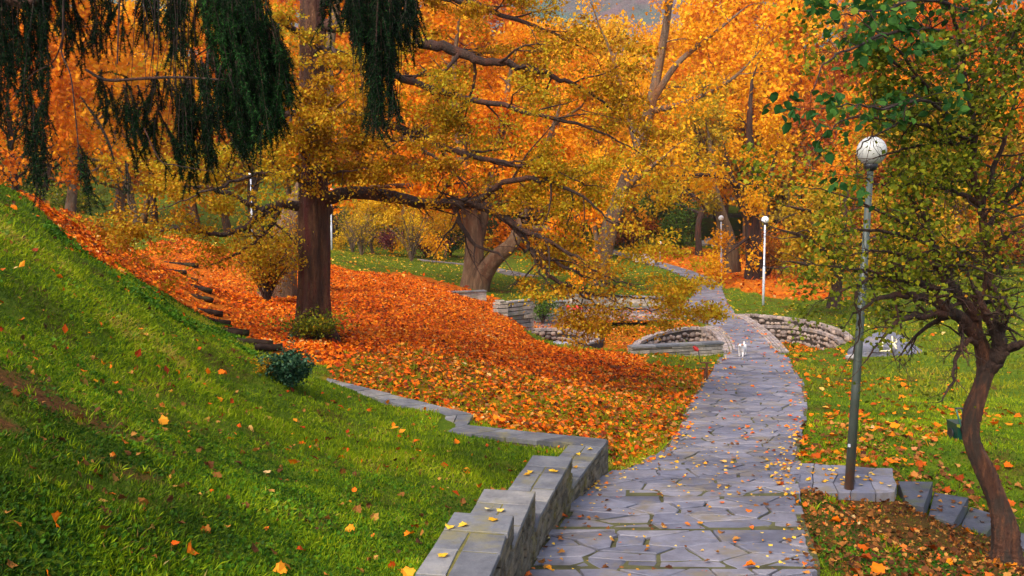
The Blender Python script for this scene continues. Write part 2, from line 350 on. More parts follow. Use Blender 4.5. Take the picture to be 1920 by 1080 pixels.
# path edges (y, left x, right x) and heights
PE = np.array([[2,-1.0,.9],[4.5,-.22,1.55],[5.2,-.11,1.8],[6.1,.01,2.1],[7.2,.18,2.49],[7.63,.24,2.6],[9.5,.64,3.05],[10.8,1.0,3.45],[11.5,1.28,3.68],[12.2,1.75,3.9],[13.1,2.19,4.18],[15,2.8,4.85],[17.5,3.45,5.75],
               [20,4.15,6.5],[22,4.77,7.05],[25.9,5.95,7.95],[28.2,6.94,8.2],[30,7.3,8.55],[31.9,7.57,8.9],[34.6,7.75,9.25],[36.7,7.35,9.4],[38.6,7.2,9.5],[42,7.7,10.1],[45.9,9.1,10.8],[50.6,10.3,11.7],[54.4,11.0,12.6],[60,11.6,13.1],[66.7,11.7,13.2],[75,11.4,12.8],[81,10.9,12.3],[95,8.5,10.2]])
PZ = np.array([[0,2.5],[5,1.75],[7.2,1.43],[10,1.1],[11.5,.93],[13,.8],[15,.66],[17.8,.5],[23,.2],[28,.03],[33,0],[60,0.02],[81,.2],[95,.6]])
def pathz(y): return np.interp(y, PZ[:, 0], PZ[:, 1])
def pathlr(y): return np.interp(y, PE[:, 0], PE[:, 1]), np.interp(y, PE[:, 0], PE[:, 2])
# walls
WR = np.array([[3.6,-.34],[5.2,-.11],[6.1,.01],[7.63,.24],[9.5,.64],[11.5,1.23]])
def wallx(y): return np.interp(y, WR[:, 0], WR[:, 1])
# pits: polygons on the ground plane
def poly_px(pp, z=0.0): return np.array([on(a, b, z)[:2] for a, b in pp])
PIT_L = np.vstack([[(1357 - 960) / F * 27.85, 27.85], poly_px([(1352,645),(1345,630),(1330,614),(1300,614),(1255,621),(1218,632),(1196,646)], .05), [(1186 - 960) / F * 26.95, 26.95]])
PIT_R = poly_px([(1478,658),(1440,622),(1415,604),(1392,591),(1440,594),(1500,601),(1545,612),(1580,624),(1592,636),(1560,648),(1520,654)], 0)
PIT_S = poly_px([(1003,618),(1030,617),(1070,619),(1105,624),(1122,631),(1112,640),(1085,644),(1040,640),(1005,632)], 0)
PIT_B = poly_px([(1085,600),(1110,596),(1160,594),(1210,594),(1240,598),(1236,605),(1200,610),(1140,612),(1095,609)], 0)
def grow(P, m=.2):
    c = P.mean(0); d = P - c; return P + d / np.linalg.norm(d, axis=1, keepdims=True) * m
PIT_L, PIT_R, PIT_S, PIT_B = grow(PIT_L, .16), grow(PIT_R, .2), grow(PIT_S, .2), grow(PIT_B, .15)
def inpoly(x, y, P):
    x = np.asarray(x); y = np.asarray(y); c = np.zeros(x.shape, bool); n = len(P); j = n - 1
    for i in range(n):
        xi, yi = P[i]; xj, yj = P[j]
        k = ((yi > y) != (yj > y)) & (x < (xj - xi) * (y - yi) / (yj - yi + 1e-12) + xi)
        c ^= k; j = i
    return c
def vnoise(x, y, s, seed=0):
    x = np.asarray(x) * s; y = np.asarray(y) * s; o = np.zeros(np.shape(x))
    r = np.random.default_rng(seed)
    for k in range(6):
        a, b, p = r.uniform(0, 6.28), r.uniform(.6, 1.6), r.uniform(0, 6.28); o = o + np.sin((x * math.cos(a) + y * math.sin(a)) * b + p + 1.3 * np.sin((y * math.cos(a) - x * math.sin(a)) * b * .7 + k))
    return o / 6
E_LINE = [(1.23, 11.5), (-.62, 12.35), (-.57, 13.0), (-3.35, 16.0)]      # outer (far) edge of the low wall E/F
def H(x, y):
    x = np.atleast_1d(np.asarray(x, float)); y = np.atleast_1d(np.asarray(y, float)); sh = x.shape; x = x.ravel(); y = y.ravel()
    z = tps(x, y)
    far = sm(70, 120, y); zf = 1.0 + np.maximum(0, y - 100) * .20 + np.abs(x) * .02
    z = z * (1 - far) + zf * far
    wx = sm(60, 100, np.abs(x)); z = z * (1 - wx) + (3 + np.abs(x) * .05 + np.maximum(0, y - 100) * .2) * wx
    z = z + vnoise(x, y, 1.9, 1) * .05 * sm(3, 6, y) + vnoise(x, y, 5.5, 2) * .022 + vnoise(x, y, 11, 3) * .014 * (x < 1)
    # flat zone round the stone rings
    fl = sm(30, 32, y) * (1 - sm(44, 50, y)) * sm(-3.0, 1.5, x) * (1 - sm(12, 17, x))
    z = z * (1 - fl) + 0.0 * fl
    # path bed
    l, r = pathlr(y); pz = pathz(y); d = np.maximum(l - x, x - r)
    k = 1 - sm(0.0, 1.3, d); k = np.where(y > 97, 0, k)
    z = np.where(d < 0, pz - .07, z * (1 - k) + (pz - .02) * k)
    # ground under the slab steps that go down to the right
    zs_ = np.interp(x, [3.4, 4.6, 4.85, 5.3, 5.8, 6.4, 8], [.93, .88, .74, .58, .42, .26, .0])
    ks = sm(3.5, 3.9, x) * (1 - sm(7.2, 8.5, x)) * sm(7.4, 9.9, y) * (1 - sm(12.2, 14.2, y))
    z = z * (1 - ks) + np.minimum(z, zs_) * ks
    # retained bank left of the stepped wall
    zt = np.interp(y, [5, 6.1, 7.3, 9.5, 11.5], [2.16, 2.0, 1.75, 1.45, 1.33]); dw = wallx(y) - .3 - x
    bank = (y < 11.6) & (dw > -.12); kb = 1 - sm(0, 1.6, dw)
    zb = tps(x, y) + vnoise(x, y, 1.9, 1) * .04 + vnoise(x, y, 5.5, 2) * .022 + vnoise(x, y, 11, 3) * .014
    z = np.where(bank, zb * (1 - kb) + (zt - .02) * kb, z)
    for P, dep in ((PIT_L, .85), (PIT_R, .85), (PIT_S, .6), (PIT_B, .3)):
        z = np.where(inpoly(x, y, P), -dep, z)
    return z.reshape(sh)
def h1(x, y): return float(H([x], [y])[0])
_ys = np.concatenate([np.arange(3, 20, .05), np.arange(20, 60, .15), np.arange(60, 160, .5)])
def hit(px, py):                         # where the view ray of a pixel first meets the ground
    d = ray(px, py); xs = d[0] / d[1] * _ys; zs = CAMZ + d[2] / d[1] * _ys
    g = tps(xs, _ys); k = np.argmax(g > zs) if (g > zs).any() else len(_ys) - 1
    return np.array([xs[k], _ys[k]])

gx = np.concatenate([-np.geomspace(250, 14, 60), np.arange(-13.9, 15, .14), np.geomspace(15, 250, 60)])
gy = np.concatenate([np.arange(-6, 2, .5), np.arange(2, 46, .14), np.geomspace(46.2, 300, 130)])
GX, GY = np.meshgrid(gx, gy); GZ = H(GX, GY)
nx, ny = len(gx), len(gy)
ii = (np.arange(ny - 1)[:, None] * nx + np.arange(nx - 1)[None, :]).ravel()
FA = np.stack([ii, ii + 1, ii + nx + 1, ii + nx], -1)

# leaf cover zones, as polygons on the ground
HEAVY = np.array([hit(a, b) for a, b in [(55,374),(120,398),(330,440),(430,470),(600,478),(640,505),(760,512),(930,552),(1003,640),(1180,662),(1240,700),(1180,735),(1000,705),(850,672),(700,660),(620,690),(530,668),(420,615),(300,548),(200,503),(150,468),(100,425)]])
MID = np.array([hit(a, b) for a, b in [(620,690),(700,650),(900,660),(1100,690),(1340,690),(1335,730),(1290,800),(1150,850),(1143,832),(890,805),(880,785),(620,715)]])
FARO = np.array([hit(a, b) for a, b in [(1190,478),(1290,474),(1420,486),(1600,560),(1500,560),(1400,548),(1350,528),(1270,512),(1215,492)]])
RINGS = np.array([on(a, b, 0)[:2] for a, b in [(1000,600),(1080,612),(1250,612),(1290,598),(1320,605),(1200,640),(1190,655),(1130,650),(1000,640)]])
def leafden(x, y):
    h = inpoly(x, y, HEAVY) * 1.0; m = inpoly(x, y, MID) * (.34 + .16 * vnoise(x, y, 1.7, 61)); f = inpoly(x, y, FARO) * .95; rr = inpoly(x, y, RINGS) * .6
    return np.maximum.reduce([h, m, f, rr])
lx, ly = GX.ravel(), GY.ravel()
jx = lx + vnoise(lx, ly, 2.3, 5) * .5; jy = ly + vnoise(lx, ly, 2.3, 6) * .5
LD = leafden(jx, jy)
bare_v = lambda x, y: np.clip((-.12 - vnoise(x, y, 1.1, 41) * .6 - vnoise(x, y, 3.6, 42) * .5 - vnoise(x, y, 9, 43) * .3) * 4, 0, 1) * sm(7.2, 6.0, y) * sm(-.8, -1.8, x)
bare = lambda x, y: bare_v(x, y) > rng.uniform(size=np.shape(x))
SOILM = np.maximum(bare_v(lx, ly) + 0.0 * lx, ((lx > 2.6) & (ly < 10.7) & (lx < 7)) * .8)
me = np_mesh('ground', np.c_[lx, ly, GZ.ravel()], FA, {'leafy': ('POINT', LD), 'soil': ('POINT', SOILM)}, True)
def ground_mat():
    m, t, bs = newmat('grassy_ground'); n1 = noise(t, .9, 5, .6); n2 = noise(t, 18, 5, .75); n3 = noise(t, 3.2, 4, .7); n4 = noise(t, 7.5, 5, .8)
    g = ramp(t, [(.25, (.035, .07, .005)), (.5, (.08, .13, .006)), (.75, (.15, .17, .010))], n3)
    br = ramp(t, [(.3, (.05, .016, .006)), (.55, (.12, .04, .012)), (.8, (.20, .075, .02))], n2)
    c = mixc(t, ramp(t, [(.5, (0, 0, 0)), (.68, (.8, .8, .8))], n1), g, br)
    fl = ramp(t, [(.25, (.16, .035, .006)), (.42, (.36, .08, .006)), (.58, (.62, .16, .008)), (.8, (.70, .25, .012))], n2)
    c = mixc(t, attr(t, 'leafy'), c, fl)
    c = mixc(t, attr(t, 'soil'), c, br)
    t.links.new(c, bs.inputs['Base Color']); bs.inputs['Roughness'].default_value = .95; bs.inputs['Specular IOR Level'].default_value = .1
    bump(t, bs, n2, .8, .04); return m
ground = link('ground', me, ground_mat()); tag(ground, kind='structure')

# far hills
hx = np.linspace(-900, 900, 140); hy = np.linspace(0, 1, 60)
HX, HT = np.meshgrid(hx, hy); HY = 285 + HT * 700
HZ = 34 + (1 - np.cos(HT * np.pi * .9)) * 165 * (1 + .25 * np.sin(HX * .004 + 1) + .12 * np.sin(HX * .013)) + vnoise(HX, HY, .03, 11) * 9 + rng.normal(size=HX.shape) * 1.6
hn = len(hx); ii = (np.arange(59)[:, None] * hn + np.arange(hn - 1)[None, :]).ravel()
me = np_mesh('hills', np.c_[HX.ravel(), HY.ravel(), HZ.ravel()], np.stack([ii, ii + 1, ii + hn + 1, ii + hn], -1), None, True)
def hill_mat():
    m, t, bs = newmat('wooded_hillside'); n1 = noise(t, .012, 5, .6); n2 = noise(t, .16, 5, .75)
    c = ramp(t, [(.36, (.04, .10, .07)), (.47, (.06, .12, .09)), (.56, (.17, .10, .10)), (.68, (.24, .14, .13))], n1)
    c = mixc(t, .45, c, ramp(t, [(.35, (.4, .4, .45)), (.65, (1.4, 1.4, 1.4))], n2), 'MULTIPLY')
    t.links.new(c, bs.inputs['Base Color']); bs.inputs['Roughness'].default_value = 1; bump(t, bs, n2, 1, 4); return m
hl = link('hills', me, hill_mat()); tag(hl, kind='structure')

# ------------------------------------------------------------------ crazy paving path
def clip(poly, n, d):                    # keep points with dot(p,n) <= d
    out = []; k = len(poly)
    for i in range(k):
        a, b = poly[i], poly[(i + 1) % k]; da = a @ n - d; db = b @ n - d
        if da <= 0: out.append(a)
        if da * db < 0: out.append(a + (b - a) * (da / (da - db)))
    return out
def paving(mb, seeds, cellsize, lo, hi, zf, mapf, bands=None, gap=.020, th=.09, lift=.03, asp=1.35):
    seeds = np.asarray(seeds); sc2 = seeds * [1, asp]
    bid = np.searchsorted(bands, seeds[:, 1]) if bands is not None else np.zeros(len(seeds), int)
    nz = 0 if bands is None else len(bands)
    for i, s in enumerate(seeds):
        t = sc2[i]; l, r = lo(s[1]), hi(s[1])
        poly = [np.array(p) for p in ((t[0] - 1.5, t[1] - 1.4), (t[0] + 1.5, t[1] - 1.4), (t[0] + 1.5, t[1] + 1.4), (t[0] - 1.5, t[1] + 1.4))]
        same = np.where((bid == bid[i]) | (bid[i] >= nz) & (bid >= nz))[0] if nz else np.arange(len(seeds))
        dd = ((sc2[same] - t) ** 2).sum(1); nb = same[np.argsort(dd)[1:18]]
        for j in nb:
            n = sc2[j] - t; L = np.linalg.norm(n); n = n / L
            poly = clip(poly, n, (sc2[j] + t) @ n / 2 - gap * random.uniform(.4, 1.3))
            if len(poly) < 3: break
        if len(poly) < 3: continue
        cl = [(np.array([1., 0]), r + random.uniform(-.06, .05)), (np.array([-1., 0]), -l + random.uniform(-.06, .05))]
        if 0 < bid[i] < nz: cl += [(np.array([0, 1.]), (bands[bid[i]] - .004) * asp), (np.array([0, -1.]), -(bands[bid[i] - 1] + .004) * asp)]
        elif nz and bid[i] >= nz: cl += [(np.array([0, -1.]), -(bands[-1] + .008) * asp)]
        for n, d in cl:
            poly = clip(poly, n, d)
            if len(poly) < 3: break
        if len(poly) < 3: continue
        P = np.array(poly) / [1, asp]; ar = .5 * abs(np.sum(P[:, 0] * np.roll(P[:, 1], -1) - P[:, 1] * np.roll(P[:, 0], -1)))
        if ar < .004: continue
        Q = []; rr_ = np.random.default_rng(i)
        for a, b in zip(P, np.roll(P, -1, 0)):
            L = np.linalg.norm(b - a)
            if L < .03: continue
            Q.append(a + rr_.normal(size=2) * .003)
            for f in (.33, .66) if L > .25 else ():
                Q.append(a + (b - a) * f + rr_.normal(size=2) * .006)
        if len(Q) < 3: continue
        Q = np.array([mapf(q) for q in Q]); zz = np.array([zf(mapf(s), q) for q in Q]); tl = random.uniform(-.005, .006)
        mb.prism(Q, zz - th, zz + tl + lift, None, .010)
bands = np.array([3.4, 5.15, 6.9, 8.3, 9.9, 11.6])
def zpath(s, q):
    k = np.searchsorted(bands, s[1])
    if 0 < k < len(bands):
        zc = pathz((bands[k] + bands[k - 1]) / 2); return zc + (pathz(q[1]) - zc) * .72
    return pathz(q[1])
cen = lambda y: .5 * sum(pathlr(y))
sds = []
y = 3.0; row = 0
while y < 62:
    l, r = pathlr(y); wd = r - l; ch = .33 if y < 20 else .48; cwid = .47 if y < 20 else .72
    n = max(2, int(round(wd / cwid)))
    for k in range(n): sds.append(((k + .5 + random.uniform(-.42, .42) + (row % 2) * .25) * wd / n - wd / 2, y + random.uniform(-.15, .15)))
    if random.random() < .5: sds.append((random.uniform(-wd / 2, wd / 2), y + .2))
    y += ch; row += 1
mb = MB()
paving(mb, sds, .5, lambda y: pathlr(y)[0] - cen(y), lambda y: pathlr(y)[1] - cen(y), zpath, lambda p: np.array([p[0] + cen(p[1]), p[1]]), bands)
# far end of the path, larger slabs
sds = []
y = 62.6
while y < 96:
    for k in range(2): sds.append(((k - .5) * .8 + random.uniform(-.2, .2), y + random.uniform(-.2, .2)))
    y += .8
paving(mb, sds, .8, lambda y: pathlr(y)[0] - cen(y), lambda y: pathlr(y)[1] - cen(y), lambda s, q: pathz(q[1]), lambda p: np.array([p[0] + cen(p[1]), p[1]]))
o = mb.build('path', M['slate']); tag(o, kind='structure')
yy = np.concatenate([np.arange(2.5, 60, .25), np.arange(60, 97, 1)]); l, r = pathlr(yy)
V = np.vstack([np.c_[l - .02, yy, pathz(yy) + .014], np.c_[(l + r) / 2, yy, pathz(yy) + .014], np.c_[r + .02, yy, pathz(yy) + .014]])
n = len(yy); i = np.arange(n - 1)
o = link('path_bedding', np_mesh('path_bedding', V, np.vstack([np.stack([i, i + n, i + n + 1, i + 1], -1), np.stack([i + n, i + 2 * n, i + 2 * n + 1, i + n + 1], -1)])), M['mortar']); tag(o, kind='structure')
# landing to the right of the path
def quad_px(pp, z): return np.array([on(a, b, z)[:2] for a, b in pp])
mb = MB()
sds = [(3.35 + .42 * i + random.uniform(-.1, .1), 10.98 + .5 * j + random.uniform(-.12, .12)) for i in range(4) for j in range(2)]
land = quad_px([(1480,885),(1520,912),(1586,917),(1678,922),(1674,878),(1600,872),(1500,855)], 1.0)
def lp(s): return 3.3
gq = quad_px([(1490,925),(1678,922),(1674,878),(1490,868)], 1.0); rg_ = np.random.default_rng(3); G = np.zeros((4, 6, 2))
for jj in range(4):
    for ii_ in range(6):
        u, v = ii_ / 5, jj / 3; G[jj, ii_] = (gq[0] * (1 - u) + gq[1] * u) * (1 - v) + (gq[3] * (1 - u) + gq[2] * u) * v + (rg_.uniform(-.07, .07, 2) * [1, .8] if 0 < ii_ < 5 or 0 < jj < 3 else 0)
for jj in range(3):
    for ii_ in range(5):
        Q = np.array([G[jj, ii_], G[jj, ii_ + 1], G[jj + 1, ii_ + 1], G[jj + 1, ii_]]); Q = Q.mean(0) + (Q - Q.mean(0)) * .965
        mb.prism(Q, .84, 1.0 + rg_.uniform(-.004, .004), None, .008)
o = mb.build('path_landing', M['slate']); tag(o, kind='structure')
# descending slab steps
st = [([(1684,902),(1700,944),(1732,950),(1749,903)], .86), ([(1752,923),(1741,966),(1788,981),(1816,933)], .70), ([(1819,950),(1801,986),(1849,1002),(1872,966)], .54), ([(1885,993),(1880,1034),(1925,1052),(1955,1006)], .38)]
whr = ['nearest the lamp post', 'second from the lamp post', 'just left of the dark trunk', 'cut by the right edge of the photo']
for k, (pp, z) in enumerate(st):
    mb = MB(); P = quad_px(pp, z)[::-1]
    if np.cross(P[1] - P[0], P[2] - P[1]) < 0: P = P[::-1]
    c = P.mean(0); mid1 = (P[0] + P[1]) / 2; mid2 = (P[2] + P[3]) / 2
    mb.prism(P, z - .20, z, .3 + .1 * k, .012)
    o = mb.build('slab_step', M['step']); tag(o, 'grey slate step slab in the leaves, ' + whr[k], 'step', 'slate slab steps right of the path')

# ------------------------------------------------------------------ stepped wall along the path
def offs(y0, y1, wd):
    ys = np.linspace(y0, y1, 5); r = np.c_[wallx(ys), ys]
    t = np.gradient(r, axis=0); t /= np.linalg.norm(t, axis=1, keepdims=True); nrm = np.c_[t[:, 1], -t[:, 0]]
    return r, r - nrm * wd, nrm
def rough_course_wall(mb, line, nrm_sign, z0, z1, depth, ch=.09, jit=.018, bl=(.18, .42), gp=.004):
    """stacked rough stones whose faces follow a polyline; z0,z1 functions of arclength"""
    line = np.asarray(line); seg = np.linalg.norm(np.diff(line, axis=0), axis=1); cum = np.r_[0, np.cumsum(seg)]; L = cum[-1]
    def P(s): return np.array([np.interp(s, cum, line[:, 0]), np.interp(s, cum, line[:, 1])])
    z = min(z0(0), z0(L)) ; top = max(z1(0), z1(L))
    while z < top - .01:
        h = ch * random.uniform(.8, 1.25); s = -random.uniform(0, .2)
        if top - z - h < .03: h = top - z
        while s < L:
            e = s + random.uniform(*bl); a, b = max(s, 0), min(e, L); s = e
            if b - a < .04: continue
            m = (a + b) / 2
            if z + h < z0(m) - .05 or z + h > z1(m) + .03: continue
            p, q = P(a + .004), P(b - .004); t = (q - p) / (np.linalg.norm(q - p) + 1e-9); n = np.array([t[1], -t[0]]) * nrm_sign
            o = random.uniform(-jit, jit)
            pol = np.array([p + n * o, q + n * (o + random.uniform(-.01, .01)), q - n * depth, p - n * depth])
            if np.cross(pol[1] - pol[0], pol[2] - pol[1]) < 0: pol = pol[::-1]
            mb.prism(pol, z + gp, z + h - gp, None, .008)
        z += h
SEG = [(3.6, 6.1, 2.23), (6.1, 7.3, 2.03), (7.3, 9.5, 1.72), (9.5, 11.5, 1.40)]
stair_wall = empty('retaining_wall', (0.2, 7.5, 1.2), 'rough stone retaining wall with stepped slate coping along the left of the path', 'wall')
mbf = MB(); mbc = MB(); mbj = MB()
for (a, b, zt) in SEG:
    r, li, nr = offs(a, b, .42)
    rough_course_wall(mbf, r - nr * .012, 1, lambda s: float(pathz(b)) - .1, lambda s: zt - .034, .16, .058, .016, (.12, .34))
    core = np.vstack([r - nr * .09, (li + nr * .03)[::-1]]); mbf.prism(core, .5, zt - .036, .5)
    # far end face
    e0, e1 = r[-1], li[-1]; rough_course_wall(mbf, [e0 + (e1 - e0) * .02, e1], -1, lambda s: zt - .6, lambda s: zt - .034, .12, .06, .01)
    # coping slabs: two rows of irregular slabs
    n = max(2, int((b - a) / .33)); cut = np.linspace(a, b, n + 1); cut[1:-1] += np.random.default_rng(int(a * 10)).uniform(-.08, .08, n - 1)
    for k in range(n):
        y0, y1 = cut[k] + .008, cut[k + 1] - .008
        sp = 1.0 if k == n - 1 else random.choice([.42, .5, .58, .5]); 
        for (f0, f1) in ([(0, 1)] if sp in (0, 1.0) else [(0, sp - .018), (sp + .018, 1)]):
            q = []
            for yv, fv in ((y0, f0), (y0, f1), (y1, f1), (y1, f0)):
                q.append((wallx(yv) + .004 - .42 * fv + random.uniform(-.006, .006), yv + .08 * fv))
            q = np.array(q)
            if np.cross(q[1] - q[0], q[2] - q[1]) < 0: q = q[::-1]
            mbc.prism(q, zt - .034, zt + random.uniform(-.004, .004), None, .006)
    mbj.prism(np.vstack([r - nr * .015, (li + nr * .015)[::-1]]), zt - .03, zt - .007, .05)
mbf.build('stone_face', M['wallstone'], stair_wall); mbc.build('coping', M['cap'], stair_wall); mbj.build('joint_moss', M['moss'], stair_wall)
# low return wall E / F in the lawn
low = empty('low_wall', (-1, 13, 1.2), 'low zigzag slate wall running left through the lawn from the stepped wall', 'wall')
mbf = MB(); mbc = MB()
EL = [np.array(p) for p in E_LINE]; wdt = .36
inner = [np.array([.80, 11.27]), np.array([-1.02, 12.02]), np.array([-1.0, 12.88]), np.array([-3.55, 15.75])]
for k in range(3):
    a, b, c, d = EL[k], EL[k + 1], inner[k + 1], inner[k]
    n = max(1, int(np.linalg.norm(b - a) / .5)); rgk = np.random.default_rng(k)
    cuts = np.linspace(0, 1, n + 1); cuts[1:-1] += rgk.uniform(-.1, .1, n - 1) / n
    for j in range(n):
        t0, t1 = cuts[j] + .006, cuts[j + 1] - .006
        splits = [(0, 1)] if rgk.random() < .5 else [(0, .5), (.53, 1)]
        for f0, f1 in splits:
            def pp(t, f): return (a + (b - a) * t) * (1 - f) + (d + (c - d) * t) * f
            q = np.array([pp(t0, f0), pp(t1, f0), pp(t1, f1), pp(t0, f1)]) + rgk.uniform(-.006, .006, (4, 2))
            if np.cross(q[1] - q[0], q[2] - q[1]) < 0: q = q[::-1]
            mbc.prism(q, 1.34, 1.40 + rgk.uniform(-.006, .006) + (.003 if k == 1 else 0), None, .007)
    q = np.array([a, b, c, d]); cc = q.mean(0); q = cc + (q - cc) * .96
    if np.cross(q[1] - q[0], q[2] - q[1]) < 0: q = q[::-1]
    mbf.prism(q, .6, 1.338, .4)
    rough_course_wall(mbf, [a, b], 1, lambda s: .75, lambda s: 1.335, .1, .08, .012)
mbf.build('stone_face', M['wallstone'], low); mbc.build('coping', M['cap'], low)

# ------------------------------------------------------------------ stone rings
def ico(c, r, seed, squash=(1, 1, 1), jit=.22):
    bm = bmesh.new(); bmesh.ops.create_icosphere(bm, subdivisions=2, radius=1)
    rr = np.random.default_rng(seed)
    V = np.array([v.co[:] for v in bm.verts]); fs = [[v.index for v in f.verts] for f in bm.faces]; bm.free()
    d = rr.normal(size=(5, 3)); V = V * (1 + jit * sum(np.sin(V @ d[i] * 2 + i) for i in range(5))[:, None] / 3)
    a = rr.uniform(0, 6.28); Rz = np.array([[math.cos(a), -math.sin(a), 0], [math.sin(a), math.cos(a), 0], [0, 0, 1]])
    return V * r * np.array(squash) @ Rz.T + np.asarray(c), fs
def cobble_wall(name, line, side, zb, zt, label, rim=.22, brick=True, parent_label=None, close=False, stone=.19, second=None):
    """curved wall lined with round cobbles; line on the ground plane, side = +1 faces left of the walking direction"""
    root = empty(name, (*np.mean(line, 0), zb), label, 'wall')
    line = np.asarray(line, float)
    # smooth resample
    seg = np.linalg.norm(np.diff(line, axis=0), axis=1); cum = np.r_[0, np.cumsum(seg)]; S = np.arange(0, cum[-1], .12)
    from numpy import interp
    P = np.c_[interp(S, cum, line[:, 0]), interp(S, cum, line[:, 1])]
    for _ in range(6): P[1:-1] = (P[:-2] + 2 * P[1:-1] + P[2:]) / 4
    t = np.gradient(P, axis=0); t /= np.linalg.norm(t, axis=1, keepdims=True); n = np.c_[-t[:, 1], t[:, 0]] * side
    mb = MB(); back = P - n * .25
    for i in range(len(P) - 1):
        q = np.array([P[i], P[i + 1], back[i + 1], back[i]])
        if np.cross(q[1] - q[0], q[2] - q[1]) < 0: q = q[::-1]
        mb.prism(q, zb - .15, zt - .05, .5)
    mb.build('mortar_core', M['lime'], root)
    mb = MB(); z = zb + stone * .4
    seed = 0
    while z < zt - .08:
        s = random.uniform(0, .1)
        while s < cum[-1] - .02:
            k = min(len(P) - 1, int(s / .12)); f = (s / .12) % 1
            c = P[k] * (1 - f) + P[min(k + 1, len(P) - 1)] * f
            r = stone * random.uniform(.34, .66); seed += 1
            V, fs = ico((*(c + n[k] * -.035), z + random.uniform(-.05, .05)), r, seed, (1.15, 1.15, .85), .22)
            mb.add(V, fs); s += r * 2.25
        z += stone * 1.0
    mb.build('cobbles', M['cobble'], root, True)
    mb = MB(); s = 0; bw = .11
    while s < (len(P) - 2) * .12:
        k0 = s / .12; k1 = (s + bw) / .12
        def at_(k, o):
            i = int(k); f = k - i; return P[i] * (1 - f) + P[min(i + 1, len(P) - 1)] * f + n[i] * o
        k1 = min(k1, len(P) - 1.01)
        for o0, o1 in ((.03, -rim / 2 + .02), (-rim / 2 + .01, -rim + .03)):
            q = np.array([at_(k0 + .04, o0), at_(k1 - .04, o0), at_(k1 - .04, o1), at_(k0 + .04, o1)])
            if np.cross(q[1] - q[0], q[2] - q[1]) < 0: q = q[::-1]
            mb.prism(q, zt - .1, zt + random.uniform(-.008, .012), None, .008)
        s += bw
    mb.build('rim_pavers', M['paver'], root)
    return root
cobble_wall('ring_wall', np.vstack([[(1355 - 960) / F * 27.9, 27.9], poly_px([(1352,645),(1345,630),(1332,617),(1310,613),(1290,614),(1255,620),(1222,630),(1200,641)], .05), [(1188 - 960) / F * 27.0, 27.0]]), 1, -.85, .06, 'curved cobble wall of the sunken bed left of the path, with brick rim')
cobble_wall('ring_wall', poly_px([(1396,591),(1440,594),(1500,601),(1545,612),(1578,624),(1590,636)], 0), -1, -.3, .06, 'outer cobble wall of the sunken bed right of the path, highest and farthest')
cobble_wall('ring_wall', poly_px([(1428,611),(1480,612),(1530,620),(1560,630),(1576,643)], -.2), -1, -.87, -.18, 'inner cobble wall with pale rim, below the outer wall right of the path')
cobble_wall('ring_wall', poly_px([(1003,618),(1030,617),(1070,619),(1105,624),(1122,631),(1114,640),(1090,645)], 0), -1, -.6, .04, 'small dark cobble ring beside the end of the tall coursed wall')
cobble_wall('ring_wall', poly_px([(1085,603),(1110,597),(1160,594),(1210,594),(1240,598),(1238,604)], 0), -1, -.3, .10, 'flat far cobble ring behind the orange leaves between the two beds')
# curved borders of pale pavers beside the path
def paver_strip(outer, inner, z, label, rows=4):
    def res(L, n):
        L = np.asarray(L); s = np.r_[0, np.cumsum(np.linalg.norm(np.diff(L, axis=0), axis=1))]; u = np.linspace(0, s[-1], n)
        Q = np.c_[np.interp(u, s, L[:, 0]), np.interp(u, s, L[:, 1])]
        for _ in range(8): Q[1:-1] = (Q[:-2] + 2 * Q[1:-1] + Q[2:]) / 4
        return Q
    n = 60; A, B = res(outer, n), res(inner, n); mb = MB()
    for i in range(n - 1):
        for k in range(rows):
            f0, f1 = k / rows + .015, (k + 1) / rows - .015
            q = np.array([A[i] * (1 - f0) + B[i] * f0, A[i] * (1 - f1) + B[i] * f1, A[i + 1] * (1 - f1) + B[i + 1] * f1, A[i + 1] * (1 - f0) + B[i + 1] * f0])
            q = q.mean(0) + (q - q.mean(0)) * .93
            if np.cross(q[1] - q[0], q[2] - q[1]) < 0: q = q[::-1]
            mb.prism(q, z - .95, z + random.uniform(-.006, .008), None, .006)
    o = mb.build('paver_border', M['paver']); tag(o, label, 'border', 'curved pale paver borders')
    # bed under it
    return o
paver_strip(poly_px([(1381,661),(1378,645),(1370,632),(1358,619),(1345,611),(1325,610)], .06), poly_px([(1357,661),(1352,645),(1345,632),(1338,622),(1330,616),(1315,614)], .06), .06, 'curved pale paver border on the left side of the path by the dog')
paver_strip(poly_px([(1456,661),(1440,642),(1422,622),(1400,602),(1374,588)], .06), poly_px([(1480,659),(1463,640),(1442,620),(1420,604),(1396,589)], .06), .06, 'long curved pale paver border on the right side of the path')
# straight coursed walls
def coursed(name, line, zb, zt, depth, label, ch=.1, cap=True, bl=(.3, .8), jit=.012, gp=.004):
    root = empty(name, (*np.mean(line, 0), zb), label, 'wall'); mb = MB()
    line = np.asarray(line, float)
    for a, b in zip(line[:-1], line[1:]):
        rough_course_wall(mb, [a, b], 1, lambda s: zb, lambda s: zt, depth, ch, jit, bl, gp)
    mb.build('stone_courses', M['course'], root)
    if cap:
        mc = MB()
        for a, b in zip(line[:-1], line[1:]):
            L = np.linalg.norm(b - a); n = max(1, int(L / .7)); t = (b - a) / L; nn = np.array([t[1], -t[0]])
            for k in range(n):
                p, q = a + t * (L * k / n + .005), a + t * (L * (k + 1) / n - .005)
                Q = np.array([p + nn * .05, q + nn * .05, q - nn * (depth + .02), p - nn * (depth + .02)])
                if np.cross(Q[1] - Q[0], Q[2] - Q[1]) < 0: Q = Q[::-1]
                mc.prism(Q, zt + .002, zt + .06, None, .008)
        mc.build('coping', M['cap'], root)
    return root
